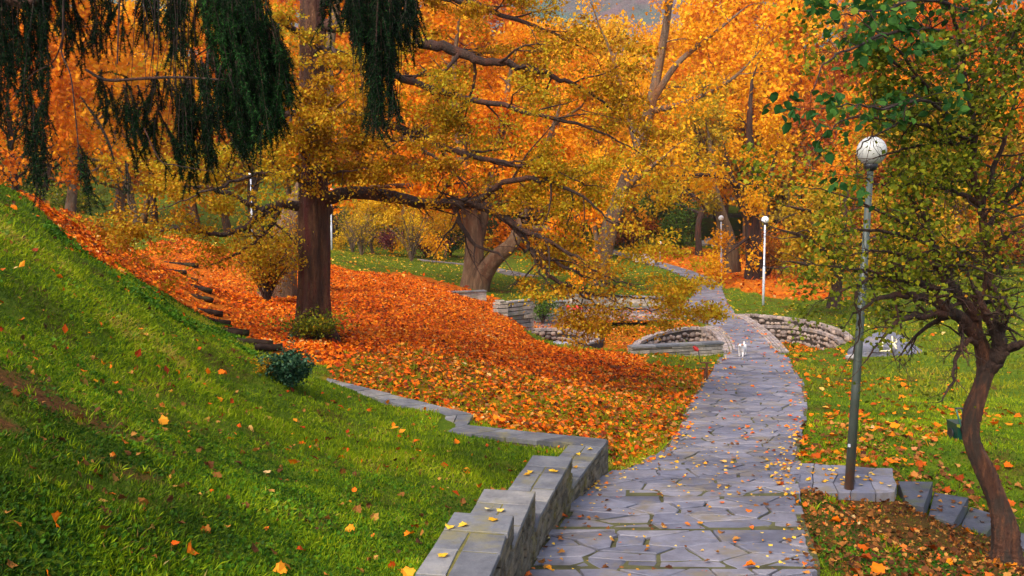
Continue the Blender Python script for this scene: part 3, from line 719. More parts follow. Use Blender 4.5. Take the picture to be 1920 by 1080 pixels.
a = at(1002, 562, 32.3)[:2]; b = at(936, 566, 30.9)[:2]; c = at(928, 562, 32.0)[:2]
coursed('coursed_wall', [c, b, a], -.3, 1.27, .3, 'tall grey coursed stone wall end rising from the orange leaves', .145, False, (.4, 1.1), .045, .016)
a = at(1357, 645, 27.6)[:2]; b = at(1185, 652, 26.6)[:2]
coursed('coursed_wall', [b, a], -.4, .33, .3, 'low straight wall with slate coping in front of the left sunken bed', .12, True, (.3, .8), .03, .010)
a = at(912, 548, 42)[:2]; b = at(818, 548, 41)[:2]
coursed('coursed_wall', [b, a], h1(*a) - .3, at(860, 546, 41.5)[2] - .06, .3, 'low ledge wall at the foot of the forked maple trunk', .09)
a = at(1245, 575, 41.5)[:2]; b = at(1060, 575, 43)[:2]
coursed('coursed_wall', [b, a], -.05, .42, .4, 'low wall behind the far cobble ring, half hidden by drooping branches', .09)
a = at(1062, 565, 36.5)[:2]; b = at(1000, 560, 36)[:2]
coursed('coursed_wall', [b, a], -.05, .75, .3, 'wall in shade behind the tall coursed wall end', .12, True, (.3, .8), .03, .010)
# plaza slabs round the rings
mb = MB(); sds = []
for yv in np.arange(35.5, 41, .75):
    for xv in np.arange(-.2, 7.0, .9): sds.append((xv + random.uniform(-.3, .3), yv + random.uniform(-.25, .25)))
sds = [s for s in sds if not inpoly(np.array([s[0]]), np.array([s[1]]), PIT_B)[0] and (s[1] > 37.5 or s[0] > 7 or s[0] < 1.5)]
paving(mb, sds, .7, lambda y: -.3, lambda y: 7.15, lambda s, q: .0, lambda p: np.array(p), None, .015, .05, .02)
o = mb.build('plaza_paving', M['plaza']); tag(o, kind='structure')
# far path across the lawn, left
A = [hit(790, 489), hit(880, 497), hit(985, 519)]
mb = MB()
for a, b in zip(A[:-1], A[1:]):
    t = (b - a) / np.linalg.norm(b - a); n = np.array([-t[1], t[0]])
    for k in range(8):
        p, q = a + (b - a) * (k / 8 + .003), a + (b - a) * ((k + 1) / 8 - .003)
        Q = np.array([p - n * .9, q - n * .9, q + n * .9, p + n * .9]); zz = H(Q[:, 0], Q[:, 1])
        if np.cross(Q[1] - Q[0], Q[2] - Q[1]) < 0: Q = Q[::-1]; zz = zz[::-1]
        mb.prism(Q, zz - .1, zz + .06, None, .01)
o = mb.build('lawn_path', M['plaza']); tag(o, kind='structure')

# ------------------------------------------------------------------ log steps on the leafy slope
LS = [(518,660,528,656,17.0),(444,649,512,636,17.5),(400,634,455,627,18.2),(394,621,467,611,18.9),(372,604,432,598,19.7),(360,587,418,584,20.6),(350,575,400,572,21.4),(340,565,398,561,22.2),(330,551,372,548,23.1),(318,541,362,538,24.0),(300,530,352,528,25.0),(292,522,357,518,26.0),(300,510,350,508,27.2),(308,500,372,497,28.4)]
LOGS = []
for k, (x0, y0, x1, y1, D) in enumerate(LS):
    if k == 0: x0, y0, x1, y1 = 478, 663, 530, 654
    a, b = at(x0, y0, D), at(x1, y1, D + .15)
    a[2] = h1(a[0], a[1]) + .09; b[2] = h1(b[0], b[1]) + .09
    m_ = (a + b) / 2 + np.array([0, 0, random.uniform(-.03, .03)]); z = min(a[2], b[2]); a[2] = a[2] * .4 + z * .6; b[2] = b[2] * .4 + z * .6
    mb = MB(); t = (b - a)[:2]; ang = math.atan2(t[1], t[0]); L = np.linalg.norm(t)
    n = 6; LOGS.append((a[:2].copy(), b[:2].copy())); r = np.array([.07 * random.uniform(.9, 1.15) for _ in range(n)])
    mb.tube([a + (b - a) * i / (n - 1) + np.array([0, 0, random.uniform(-.012, .012)]) for i in range(n)], r, 8)
    o = mb.build('log_step', M['log'], None, True)
    tag(o, 'dark timber log step number %s up the leafy stairs, counted from the bottom' % ['one', 'two', 'three', 'four', 'five', 'six', 'seven', 'eight', 'nine', 'ten', 'eleven', 'twelve', 'thirteen', 'fourteen'][k], 'log step', 'timber log steps on the leafy slope')

# ------------------------------------------------------------------ trees
def catmull(P, n):
    P = np.asarray(P, float); Q = np.vstack([2 * P[0] - P[1], P, 2 * P[-1] - P[-2]]); out = []
    for i in range(1, len(Q) - 2):
        for t in np.linspace(0, 1, n, endpoint=False):
            t2, t3 = t * t, t * t * t
            out.append(.5 * ((2 * Q[i]) + (-Q[i - 1] + Q[i + 1]) * t + (2 * Q[i - 1] - 5 * Q[i] + 4 * Q[i + 1] - Q[i + 2]) * t2 + (-Q[i - 1] + 3 * Q[i] - 3 * Q[i + 1] + Q[i + 2]) * t3))
    out.append(P[-1]); return np.array(out)
class Tree:
    def __init__(s, seed): s.r = np.random.default_rng(seed); s.items = []; s.tips = []   # tips: (pos, dir)
    def limb(s, P, R_, n=6, sides=8, wob=.0):
        C = catmull(np.c_[P, R_], n); p = C[:, :3]; r = np.maximum(C[:, 3], .003)
        if wob: p[1:] += s.r.normal(size=(len(p) - 1, 3)) * wob
        s.items.append((p, r, sides)); return p, r
    def branch(s, p0, d, L, r0, level, P):
        """P: dict of parameters"""
        n = max(4, int(L / P['seg'])); st = L / n; pts = [p0]; d = unit(d)
        for i in range(n):
            d = unit(d + s.r.normal(size=3) * P['wob'] + np.array([0, 0, P['grav'][level]]) * st)
            pts.append(pts[-1] + d * st)
        pts = np.array(pts); rad = r0 * (1 - np.linspace(0, 1, n + 1) * .8)
        if r0 > P.get('rmin', 0): s.items.append((pts, rad, 6 if r0 > .04 else 4 if r0 > .012 else 3))
        if level >= P['levels'] - 1:
            for i in range(1, len(pts)): s.tips.append((pts[i], d))
            return
        m = P['kids'][level]
        for k in range(m):
            t = s.r.uniform(.25, 1) if k < m - 1 else .98
            i = min(n - 1, int(t * n)); pp = pts[i] + (pts[i + 1] - pts[i]) * (t * n - i); tt = unit(pts[i + 1] - pts[i])
            side = unit(np.cross(tt, s.r.normal(size=3))); side[2] *= P.get('flat', 1.0)
            a = R(s.r.uniform(28, 62)); nd_ = unit(tt * math.cos(a) + unit(side) * math.sin(a))
            s.branch(pp, nd_, L * P['ratio'] * s.r.uniform(.7, 1.2) * (1 - .3 * t), rad[i] * .6, level + 1, P)
        if level == P['levels'] - 2:
            for i in range(n // 2, len(pts)): s.tips.append((pts[i], d))
    def along(s, p, r, step, P, L0, start=.15, level=0, out=None):
        seg = np.linalg.norm(np.diff(p, axis=0), axis=1); cum = np.r_[0, np.cumsum(seg)]; L = cum[-1]; u = start * L
        while u < L:
            i = min(len(p) - 2, np.searchsorted(cum, u) - 1); i = max(i, 0); f = (u - cum[i]) / (seg[i] + 1e-9); pp = p[i] + (p[i + 1] - p[i]) * f
            tt = unit(p[i + 1] - p[i]); side = unit(np.cross(tt, s.r.normal(size=3))); side[2] = side[2] * P.get('flat', 1) + P.get('upb', 0)
            a = R(s.r.uniform(40, 75)); d = unit(tt * math.cos(a) + unit(side) * math.sin(a))
            s.branch(pp, d, L0 * s.r.uniform(.6, 1.25) * (1 - .35 * u / L), min(r[i] * .5, .05), level, P)
            u += step * s.r.uniform(.6, 1.4)
        s.branch(p[-1], p[-1] - p[-2], L0 * .7, r[-1] * .8, level, P)
    def leaves(s, name, per, spread, size, templ=T_LEAF, clump=True, droop=.3, wscale=1.0):
        T = np.array([t[0] for t in s.tips]); Dr = np.array([t[1] for t in s.tips])
        # clusters: keep density uneven
        key = np.sin(T @ np.array([1.7, 1.1, 2.3])) + np.sin(T @ np.array([-1.1, 2.3, .9]) + 1) if clump else np.zeros(len(T))
        cnt = s.r.poisson(np.clip(per * (1 + .5 * key), .05, None))
        idx = np.repeat(np.arange(len(T)), cnt); n = len(idx)
        P = T[idx] + s.r.normal(size=(n, 3)) * spread
        A = unit(Dr[idx] * .5 + s.r.normal(size=(n, 3)) * .8 + np.array([0, 0, -droop])); N = unit(s.r.normal(size=(n, 3)) * .7 + np.array([0, 0, .8]))
        ck = .5 + .22 * np.sin(P @ np.array([.9, .7, 1.3])) + .0
        rnd = np.clip(s.r.beta(2, 2, n) * .75 + (ck - .5) * .55 + .12 + s.r.normal(size=n) * .05, 0, 1)
        return scatter(name, P, A, N, size * s.r.uniform(.6, 1.25, n), templ, rnd.astype(np.float32), wscale)
def pxl(L): return np.array([at(a, b, c) for a, b, c, _ in L]), np.array([q[3] for q in L])

# --- the big tree in the middle
def fluted_trunk(name, P, R_, mat, parent, flute=.12, sides=64, n=18, knobs=6, seed=1):
    C = catmull(np.c_[P, R_], n); rr = np.random.default_rng(seed); a = np.linspace(0, 2 * np.pi, sides, endpoint=False)
    ph = rr.uniform(0, 6.28, 5); VV = []
    for k, c in enumerate(C):
        z = c[2]; base = sm(C[0, 2] + 2.6, C[0, 2] + .2, z)
        f = 1 + flute * (.35 + .65 * base) * (np.sin(a * 5 + ph[0] + .35 * np.sin(z * 1.3)) * .5 + np.sin(a * 9 + ph[1] + .5 * np.sin(z * 2.1)) * .35 + np.sin(a * 15 + ph[2] + np.sin(z * 3)) * .2) + rr.normal(size=sides) * .008
        f = f + .10 * base ** 3 + .35 * sm(C[0, 2] + .7, C[0, 2] + .1, z) * (1 + .5 * np.sin(a * 5 + ph[0]))
        VV.append(np.c_[c[0] + c[3] * f * np.cos(a), c[1] + c[3] * f * np.sin(a), np.full(sides, c[2])])
    V = np.array(VV)
    for q in range(knobs):
        i = rr.integers(5, len(C) // 2); j = rr.integers(0, sides); s0 = rr.uniform(.05, .12)
        d = V - V[i, j]; w_ = np.exp(-(d ** 2).sum(-1) / (2 * .08 ** 2))[..., None]; o = V[i, j] - C[i, :3]; V = V + w_ * o / np.linalg.norm(o) * s0
    V = V.reshape(-1, 3); m = len(C); i = np.arange(m - 1)[:, None] * sides; j = np.arange(sides)[None, :]; j2 = (j + 1) % sides
    me = np_mesh(name, V, np.stack([i + j, i + j2, i + sides + j2, i + sides + j], -1).reshape(-1, 4), None, True)
    return link(name, me, mat, parent)
OAK = dict(seg=.28, wob=.22, grav=[-.05, -.12, -.18], levels=3, kids=[5, 5], ratio=.5, flat=.22, upb=.05, rmin=.004)
tb = at(590, 640, 20)
oak = empty('oak_tree', (tb[0], tb[1], tb[2]), 'largest tree with thick red-brown trunk and wide spreading olive-brown crown', 'tree')
tp = [at(590,655,20), at(589,600,20), at(590,500,20), at(589,400,20), at(588,300,20), at(588,150,20), at(586,0,20), at(584,-150,20.2), at(590,-300,20.5)]
tp = np.array([[p[0], p[1] , p[2]] for p in tp])
fluted_trunk('trunk', tp, np.array([.40, .36, .335, .33, .31, .29, .26, .20, .10]), M['bark_oak'], oak, .26)
limbs = [
 [(606,376,20,.16),(660,360,19.6,.14),(720,366,19.2,.135),(745,372,19.0,.12),(820,384,18.7,.11),(890,383,18.5,.105),(950,412,18.3,.085),(990,460,18.2,.06),(1030,515,18.2,.045),(1090,548,18.4,.03),(1180,556,18.6,.018),(1250,560,19,.008)],
 [(890,383,18.5,.08),(930,350,18.2,.06),(1000,335,18,.05),(1080,360,17.8,.03),(1150,420,17.8,.015)],
 [(930,400,18.4,.07),(980,430,18.0,.05),(1060,470,17.8,.035),(1120,510,17.8,.02),(1190,540,18,.01)],
 [(1000,470,18.2,.05),(1060,500,18.0,.035),(1130,530,18.0,.02),(1200,545,18.2,.008)],
 [(1060,530,18.4,.03),(1130,575,18.4,.02),(1200,580,18.6,.012),(1270,578,18.8,.005)],
 [(990,460,18.2,.035),(1020,520,18.0,.02),(1050,560,18.0,.008)],
 [(850,384,18.6,.06),(880,450,18.4,.04),(940,480,18.2,.02)] ,
 [(578,386,20,.12),(530,384,19.7,.10),(498,398,19.4,.085),(450,432,19.0,.065),(400,438,18.8,.045),(330,430,18.5,.035),(240,436,18.3,.012)],
 [(498,398,19.4,.07),(450,372,19.1,.055),(380,352,18.8,.035),(290,345,18.5,.012)],
 [(525,388,19.6,.06),(495,440,19.3,.04),(440,478,19.2,.025),(380,500,19.2,.01)],
 [(600,48,20,.13),(680,52,19.5,.12),(780,78,19,.11),(850,95,18.8,.10),(900,112,18.7,.085),(980,126,18.6,.065),(1060,152,18.6,.045),(1130,190,18.6,.025),(1190,250,18.6,.01)],
 [(608,205,20,.10),(700,222,19,.08),(800,262,18.5,.065),(870,290,18.3,.055),(960,306,18.1,.04),(1040,322,18,.02),(1110,350,18,.01)],
 [(606,282,20,.08),(680,262,19,.06),(760,262,18,.045),(820,300,17.7,.03),(880,350,17.6,.012)],
 [(572,66,20,.08),(520,44,19.4,.06),(450,60,19,.04),(370,100,18.6,.012)],
 [(584,315,19.8,.06),(566,270,18.6,.05),(600,225,17.4,.03),(650,190,16.8,.012)],
 [(580,352,19.8,.07),(540,326,18.6,.05),(470,330,17.8,.035),(390,358,17.4,.02),(310,388,17.2,.01)],
 [(574,205,20,.08),(510,226,19.2,.06),(440,268,18.8,.035),(350,300,18.6,.012)],
 [(608,124,20,.10),(700,128,18.9,.08),(820,168,18.2,.065),(940,200,17.9,.05),(1080,232,17.9,.03),(1200,285,18,.012)],
 [(604,0,20,.10),(720,-30,19.4,.08),(860,0,19,.06),(980,40,18.8,.04),(1100,90,18.8,.015)],
 [(592,250,20,.05),(596,225,18.8,.04),(570,190,18,.03),(530,170,17.5,.012)],
 [(592,350,19.8,.05),(600,330,18.8,.04),(640,320,18.2,.02),(690,318,17.8,.01)],
 [(590,100,20,.06),(620,90,18.6,.04),(640,130,17.8,.02),(600,150,17.4,.01)],
 [(584,-40,20.1,.10),(500,-60,20.4,.07),(420,-20,20.6,.04),(340,0,21,.012)],
 [(590,-80,20.2,.10),(640,-160,21,.07),(740,-200,22,.02)],
]
TO = Tree(11); lens = [1.5,1.6,1.6,1.2,1.0,.9,1.2,1.2,1.3,1.0,1.7,1.5,1.3,1.2,1.0,1.2,1.3,1.6,1.5,.9,.8,.8,1.4,1.6]
for L, l0 in zip(limbs, lens):
    p, r = TO.limb(*pxl(L), 6, 8, .02); TO.along(p, r, .42, OAK, l0, .18)
def opx(q): return 960 + q[0] / q[1] * F, 400 + (CAMZ - q[2]) / q[1] * F
TO.tips = [q for q in TO.tips if not (625 < opx(q[0])[0] < 985 and 400 < opx(q[0])[1] < 600)]
def thin(q, x0, x1, y0, y1, p):
    u, v = opx(q[0]); return x0 < u < x1 and y0 < v < y1 and TO.r.random() < p
TO.tips = [q for q in TO.tips if not (thin(q, 612, 930, 345, 402, .72) or thin(q, 430, 580, 372, 470, .65) or thin(q, 560, 625, 340, 420, .6) or thin(q, 985, 1240, 500, 600, .45))]
link('limb', tubes_mesh('limbs', TO.items), M['bark_dark'], oak)
link('crown', TO.leaves('crown', 3.5, [.13, .13, .05], .076), M['l_olive'], oak)
print('oak tips', len(TO.tips))

# --- generic background tree prototypes (height about 1 unit = 10 m)
def proto(seed, h, spread, cb, nlimb, leaf, per, sp=.35, lean=0.0, fork=False):
    t = Tree(seed); r = t.r
    top = np.array([lean * h, 0, h * .86]); P = [np.zeros(3)]
    for f in (.2, .4, .6, .8, 1.0): P.append(top * f + np.array([r.normal() * .02 * h, r.normal() * .02 * h, 0]))
    P = np.array(P); rr = h * .018 * np.array([1.25, .95, .85, .65, .4, .12]); p, rad = t.limb(P, rr, 6, 10)
    tr = list(t.items); t.items = []
    par = dict(seg=h * .035, wob=.20, grav=[.02, -.02, -.03], levels=3, kids=[4, 4], ratio=.5, flat=.8, upb=.15, rmin=h * .0012)
    for k in range(nlimb):
        f = cb + (1 - cb) * (k / nlimb) ** 1.1; i = int(f * (len(p) - 1)); a = k * 2.4 + r.uniform(-.4, .4)
        up = .25 + .9 * f; L = spread * (1.1 - .75 * ((f - cb) / (1 - cb)) ** 1.6) * r.uniform(.8, 1.15)
        t.branch(p[i], np.array([math.cos(a), math.sin(a), up]), L, h * .009 * (1.2 - f), 0, par)
    t.trunk_items = tr
    return (tubes_mesh('trunk', tr + t.items), t.leaves('crown', per, sp, leaf, T_LEAF, True, .2, 1.15), len(t.tips))
PR = []
PR.append(proto(21, 14, 5.0, .30, 26, .30, 5.5))
PR.append(proto(22, 12, 4.6, .22, 26, .30, 5.5))
PR.append(proto(23, 16, 4.8, .35, 28, .30, 5.5))
PR.append(proto(24, 9, 4.2, .18, 24, .26, 6.0))
PR.append(proto(25, 14, 5.2, .28, 24, .30, 2.6))     # thin crown
print('proto tips', [p[2] for p in PR])
for tm, cm, _ in PR: tm.materials.append(M['bark_grey']); cm.materials.append(M['l_gold'])
def put_tree(name, k, x, y, s, rz, crown, bark, label, group=None, cat='tree', dz=-.1):
    o = empty(name, (x, y, h1(x, y) + dz), label, cat, group, rz)
    for nm, me, mt in (('trunk', PR[k][0], bark), ('crown', PR[k][1], crown)):
        c = bpy.data.objects.new(nm, me); col.objects.link(c); c.parent = o
        c.material_slots[0].link = 'OBJECT'; c.material_slots[0].material = M[mt]
    o.scale = (s * random.uniform(.92, 1.08), s * random.uniform(.92, 1.08), s)
    return o
def at_px(px, D): return (px - 960) / F * D
BT = [  # prototype, px, D, scale, crown, bark, label (or None for the common row)
 (1, 130, 52, 1.25, 'l_gold', 'bark_grey', 'tall bright golden tree behind the hanging spruce twigs at the left'),
 (0, 260, 62, 1.1, 'l_gold', 'bark_grey', 'golden orange tree between the left golden tree and the big trunk'),
 (3, 30, 44, 1.0, 'l_orange', 'bark_dark', 'orange bushy tree at the far left above the green bank'),
 (3, 95, 66, 1.3, 'l_green', 'bark_dark', 'olive green tree beside the farthest left lamp post'),
 (0, 430, 72, 1.15, 'l_orange', 'bark_old', 'orange tree with thick brown trunk left of the big tree, beyond a lamp post'),
 (3, 700, 66, .62, 'l_yellow', 'bark_grey', 'small yellow tree in the lawn just right of the big trunk'),
 (3, 770, 68, .72, 'l_gold', 'bark_grey', 'golden round-crowned tree in the middle of the far lawn'),
 (3, 835, 74, .7, 'l_yellow', 'bark_grey', 'yellow tree immediately left of the forked maple trunk'),
 (2, 1290, 98, 1.0, 'l_gold', 'bark_dark', 'golden tree behind the small green conifer'),
 (2, 1465, 100, 1.15, 'l_gold', 'bark_grey', 'tall tree with straight pale grey trunk behind the round white lamp'),
 (0, 1512, 104, 1.1, 'l_orange', 'bark_dark', 'tall tree with dark slim trunk right of the pale straight trunk'),
 (4, 1310, 84, 1.2, 'l_mixed', 'bark_dark', 'thin olive and gold tree behind the far lamp posts'),
 (0, 1650, 70, 1.1, 'l_orange', 'bark_grey', 'orange tree glowing behind the near globe lamp'),
 (1, 1760, 62, 1.1, 'l_mixed', 'bark_dark', 'olive gold tree behind the near dark tree, left of its trunk'),
 (1, 1890, 64, 1.1, 'l_orange', 'bark_dark', 'orange tree behind the near dark tree at the right edge'),
 (3, 1640, 52, .8, 'l_rust', 'bark_dark', 'rust coloured bushy tree behind the pole of the near lamp'),
]
for k, px, D, s, c, b, lab in BT:
    put_tree('autumn_tree', k, at_px(px, D), D, s, random.uniform(0, 6.28), c, b, lab, 'autumn trees of the park')
for px, D, s_, c in ((600, 88, 1.75, 'l_orange'), (690, 96, 1.8, 'l_gold'), (790, 90, 1.8, 'l_gold'), (900, 98, 1.9, 'l_orange'), (1010, 92, 1.8, 'l_gold'), (1090, 104, 1.8, 'l_yellow'), (1345, 96, 1.9, 'l_gold'), (1425, 92, 1.8, 'l_gold'), (1560, 90, 1.8, 'l_gold'), (1230, 120, 1.5, 'l_gold'), (1640, 96, 1.8, 'l_orange'), (1750, 88, 1.7, 'l_gold'), (1880, 92, 1.8, 'l_orange'), (480, 90, 1.6, 'l_gold'), (370, 84, 1.5, 'l_gold'), (230, 86, 1.5, 'l_orange')):
    put_tree('autumn_tree', [2, 0, 1][int(px) % 3], at_px(px, D), D, s_, px * .7, c, 'bark_grey', {'l_gold': 'very tall golden', 'l_orange': 'very tall orange', 'l_yellow': 'very tall yellow'}[c] + ' tree filling the top of the view ' + {600: 'right behind the big trunk', 690: 'above the bare shrubs', 790: 'above the purple shrubs', 900: 'above the forked maple', 1010: 'above the tall coursed wall', 1090: 'above the garden toadstools', 1345: 'above the second far lamp', 1425: 'above the round white lamp', 1560: 'above the hazel tree', 1230: 'above the short white lamp', 1640: 'above the near globe lamp', 1750: 'above the painted boulder', 1880: 'above the crooked trunk', 480: 'left of the big trunk', 370: 'above the log steps', 230: 'behind the left spruce boughs'}[px], 'autumn trees of the park')
rt = np.random.default_rng(99); cnt = 0
rows = [(78, 9.5), (92, 10), (108, 10), (126, 11), (148, 13), (175, 15), (205, 18)]
for D0, sp_ in rows:
    x = -.62 * D0
    while x < .62 * D0:
        D = D0 + rt.uniform(-4, 4); xx = x + rt.uniform(-2, 2); px = 960 + xx / D * F
        x += sp_
        if D0 < 90 and (620 < px < 1000 or 1150 < px < 1450): continue
        if D0 < 100 and 1180 < px < 1330: continue
        pal = rt.choice(['l_gold', 'l_orange', 'l_mixed', 'l_yellow', 'l_rust'], p=[.44, .22, .12, .16, .06])
        if px < 250: pal = rt.choice(['l_gold', 'l_orange', 'l_rust'])
        k = int(rt.choice([0, 1, 2, 4]))
        nm = {'l_gold': 'golden', 'l_orange': 'orange', 'l_mixed': 'olive and gold', 'l_yellow': 'yellow', 'l_rust': 'rust coloured'}[pal]
        ri = [q[0] for q in rows].index(D0)
        sec = [(120, 'left of the far lamp'), (300, 'behind the hanging spruce twigs'), (480, 'above the leafy log stairs'), (640, 'behind the big red-brown trunk'), (800, 'above the small golden lawn tree'), (960, 'above the forked orange maple'), (1130, 'above the tall coursed wall end'), (1260, 'above the pale leaning trunk'), (1390, 'above the small conifer'), (1480, 'above the round white lamp'), (1600, 'above the layered hazel tree'), (1720, 'above the near globe lamp'), (1850, 'above the painted boulder'), (99999, 'behind the near crooked tree')]
        where = [b for a, b in sec if px < a][0]
        put_tree('autumn_tree', k, xx, D, rt.uniform(1.15, 1.65) if (px > 1250 or 500 < px < 1080) else rt.uniform(.9, 1.25), rt.uniform(0, 6.28), pal, str(rt.choice(['bark_grey', 'bark_dark'])), '%s tree in the %s wooded row, %s' % (nm, ['first', 'second', 'third', 'fourth', 'fifth', 'sixth', 'seventh'][ri], where), 'trees in the wooded rows behind the park'); cnt += 1
by = {}
for o in col.objects:
    if o.get('group') == 'trees in the wooded rows behind the park': by.setdefault(o['label'], []).append(o)
for lab, os_ in by.items():
    if len(os_) > 1:
        for o, w_ in zip(sorted(os_, key=lambda q: q.location.x), ['left-hand ', 'right-hand '] if len(os_) == 2 else ['left-hand ', 'middle ', 'right-hand ']): o['label'] = w_ + lab

# --- trees that match limb by limb
def custom(name, base, limbs, label, bark, crown, per, spread, leaf, L0, step, par, seed, start=.3, sides=20, bare=(), wsc=1.1, templ=T_LEAF):
    t = Tree(seed); o = empty(name, base, label, 'tree')
    tr = []
    for i, L in enumerate(limbs):
        p, r = t.limb(*pxl(L), 6, sides, .0)
        st_ = start if i == 0 else .12
        if i in bare: continue
        t.along(p, r, step, par, L0 * (1 if i == 0 else .9), st_)
    if name == 'hazel_tree': t.tips = [q for q in t.tips if 960 + q[0][0] / q[0][1] * F > 1468]
    link('trunk', tubes_mesh('trunk', t.items), M[bark], o)
    if crown: link('crown', t.leaves('crown', per, spread, leaf, templ, True, .25, wsc), M[crown], o)
    print(name, len(t.tips)); return o
BG = dict(seg=.5, wob=.2, grav=[.02, -.03, -.06], levels=3, kids=[5, 4], ratio=.5, flat=.6, upb=.12, rmin=.012)
custom('maple_tree', at(895, 545, 46), [
 [(882,548,46,.62),(888,500,46,.50),(890,450,46,.45),(880,395,46,.42),(868,330,46,.34),(862,250,46,.26),(850,150,46,.18),(860,40,46,.06)],
 [(896,552,46,.52),(906,515,45.8,.44),(932,480,45.4,.38),(965,450,45,.32),(985,390,45,.26),(1015,300,45,.16),(1050,200,45,.06)],
 [(884,500,46.3,.30),(898,450,46.5,.28),(910,390,46.8,.28),(925,330,47,.28),(940,240,47,.2),(960,120,47,.08)],
 [(880,400,46,.25),(820,340,45,.2),(740,290,44,.14),(660,260,43,.06)],
 [(868,330,46,.2),(800,260,47,.15),(720,200,47,.06)],
 [(990,430,45,.16),(1030,430,44,.12),(1060,470,43,.05)],
 [(875,370,46,.2),(780,350,44,.14),(690,350,43,.06)],
 [(925,330,47,.18),(1000,260,48,.12),(1090,200,48,.06)]],
 'forked orange maple with thick tan trunks in the middle distance', 'bark_old', 'l_orange', 2.7, .30, .23, 2.6, .9, BG, 31)
custom('leaning_tree', at(525, 555, 27), [
 [(520,566,27,.62),(526,520,27,.52),(534,460,27,.44),(556,400,27,.40),(584,330,27.2,.34),(606,200,27.6,.28),(612,100,28,.22),(640,-20,28,.10)]],
 'old leaning tree with wide gnarled base just behind and left of the big trunk', 'bark_old', 'l_orange', 2.2, .25, .18, 1.8, 1.2, BG, 32, .45, 16)
custom('ash_tree', at(1125, 540, 50), [
 [(1118,545,50,.55),(1128,490,50,.48),(1146,420,50,.44),(1166,360,50,.40),(1196,280,50,.34),(1222,190,50,.28),(1240,100,50,.22),(1256,0,50,.16),(1270,-80,50,.05)],
 [(1166,360,50,.22),(1200,330,49,.16),(1250,290,48,.06)],
 [(1222,190,50,.2),(1270,120,49.5,.15),(1330,70,49,.10),(1390,20,49,.04)],
 [(1196,280,50,.2),(1170,190,50.5,.14),(1150,110,51,.09),(1120,40,51,.04)],
 [(1215,210,50,.18),(1290,190,49,.13),(1370,150,48.5,.09),(1430,90,48,.03)]],
 'tall leaning tree with pale grey trunk and sparse golden crown in the centre', 'bark_grey', 'l_gold', 1.5, .32, .22, 2.6, 1.1, BG, 33)
custom('maple_tree', at(1412, 523, 56), [
 [(1412,530,56,.60),(1413,490,56,.50),(1412,440,56,.45),(1411,395,56,.38),(1413,330,56,.30),(1405,250,56,.2),(1410,150,56,.08)],
 [(1413,430,56,.28),(1396,395,56,.24),(1380,355,56,.16),(1360,290,56,.06)],
 [(1412,440,56,.10),(1390,455,55,.08),(1365,475,54.5,.04)],
 [(1413,400,56,.20),(1440,340,56,.14),(1460,270,56,.05)],
 [(1411,360,56,.18),(1340,330,55,.12),(1260,330,54,.04)]],
 'orange maple with dark forking trunk beside the round white lamp', 'bark_dark', 'l_gold', 2.0, .30, .24, 2.4, 1.1, BG, 34, .55)
custom('maple_tree', at(1370, 508, 62), [
 [(1372,510,62,.60),(1370,480,62,.52),(1362,440,62,.48),(1355,410,62,.40),(1340,350,62,.25),(1330,260,62,.1)]],
 'tree with reddish brown trunk behind the second far lamp post', 'bark_old', 'l_mixed', 2.2, .32, .26, 2.6, 1.2, BG, 35, .5)
HZ_ = dict(seg=.35, wob=.2, grav=[-.02, -.08, -.10], levels=3, kids=[5, 5], ratio=.5, flat=.3, upb=.0, rmin=.006)
custom('hazel_tree', at(1565, 572, 38), [
 [(1562,578,38,.28),(1568,530,38,.22),(1572,480,38,.2),(1580,420,38,.15),(1590,350,38,.06)],
 [(1568,530,38,.12),(1530,500,37,.10),(1480,490,36,.03)],
 [(1570,500,38,.12),(1520,450,37,.09),(1460,430,36.5,.03)],
 [(1572,480,38,.12),(1630,450,37,.09),(1700,440,36.5,.03)],
 [(1578,430,38,.10),(1530,400,37,.08),(1470,385,36.5,.03)]],
 'broad yellow-green tree with layered low branches behind the near lamp pole', 'bark_dark', 'l_mixed', 2.4, .22, .17, 2.4, .55, HZ_, 36, .25)

# --- small trees and shrubs
def shrub(name, px, py, D, w_, h_, stems, leaf, n, mat, bark, label, seed, cat='shrub', templ=T_LEAF, sph=False):
    b = at(px, py, D); b[2] = h1(b[0], b[1]); o = empty(name, b, label, cat); r = np.random.default_rng(seed); it = []; tips = []
    for k in range(stems):
        a = r.uniform(0, 6.28); e = b + np.array([math.cos(a) * w_ * r.uniform(.2, .5), math.sin(a) * w_ * r.uniform(.2, .5), h_ * r.uniform(.55, 1)])
        m_ = (b + e) / 2 + np.array([math.cos(a), math.sin(a), 0]) * -.06 * w_
        C = catmull(np.array([b + [0, 0, -.05], m_, e]), 4); it.append((C, np.linspace(.02 * h_, .004 * h_, len(C)), 4))
        for q in range(4):
            s0 = C[r.integers(3, len(C))]; e2 = s0 + np.array([r.normal() * w_ * .18, r.normal() * w_ * .18, abs(r.normal()) * h_ * .2]); it.append((np.array([s0, (s0 + e2) / 2, e2]), np.array([.008, .005, .003]) * h_, 3)); tips += [e2, (s0 + e2) / 2]
    T = np.array(tips); idx = r.integers(0, len(T), n); P = T[idx] + r.normal(size=(n, 3)) * [w_ * .1, w_ * .1, h_ * .09]; P[:, 2] = np.maximum(P[:, 2], b[2] + .02)
    me = scatter('foliage', P, unit(r.normal(size=(n, 3)) + [0, 0, .2]), unit(r.normal(size=(n, 3)) * .6 + [0, 0, .8]), leaf * r.uniform(.6, 1.2, n), templ, r.beta(2, 2, n).astype(np.float32))
    link('stems', tubes_mesh('stems', it), M[bark], o); link('foliage', me, M[mat], o); return o
shrub('conifer_shrub', 1272, 480, 86, 3.8, 4.0, 16, .22, 5000, 'l_conifer', 'bark_dark', 'small round green conifer on the far lawn', 41)
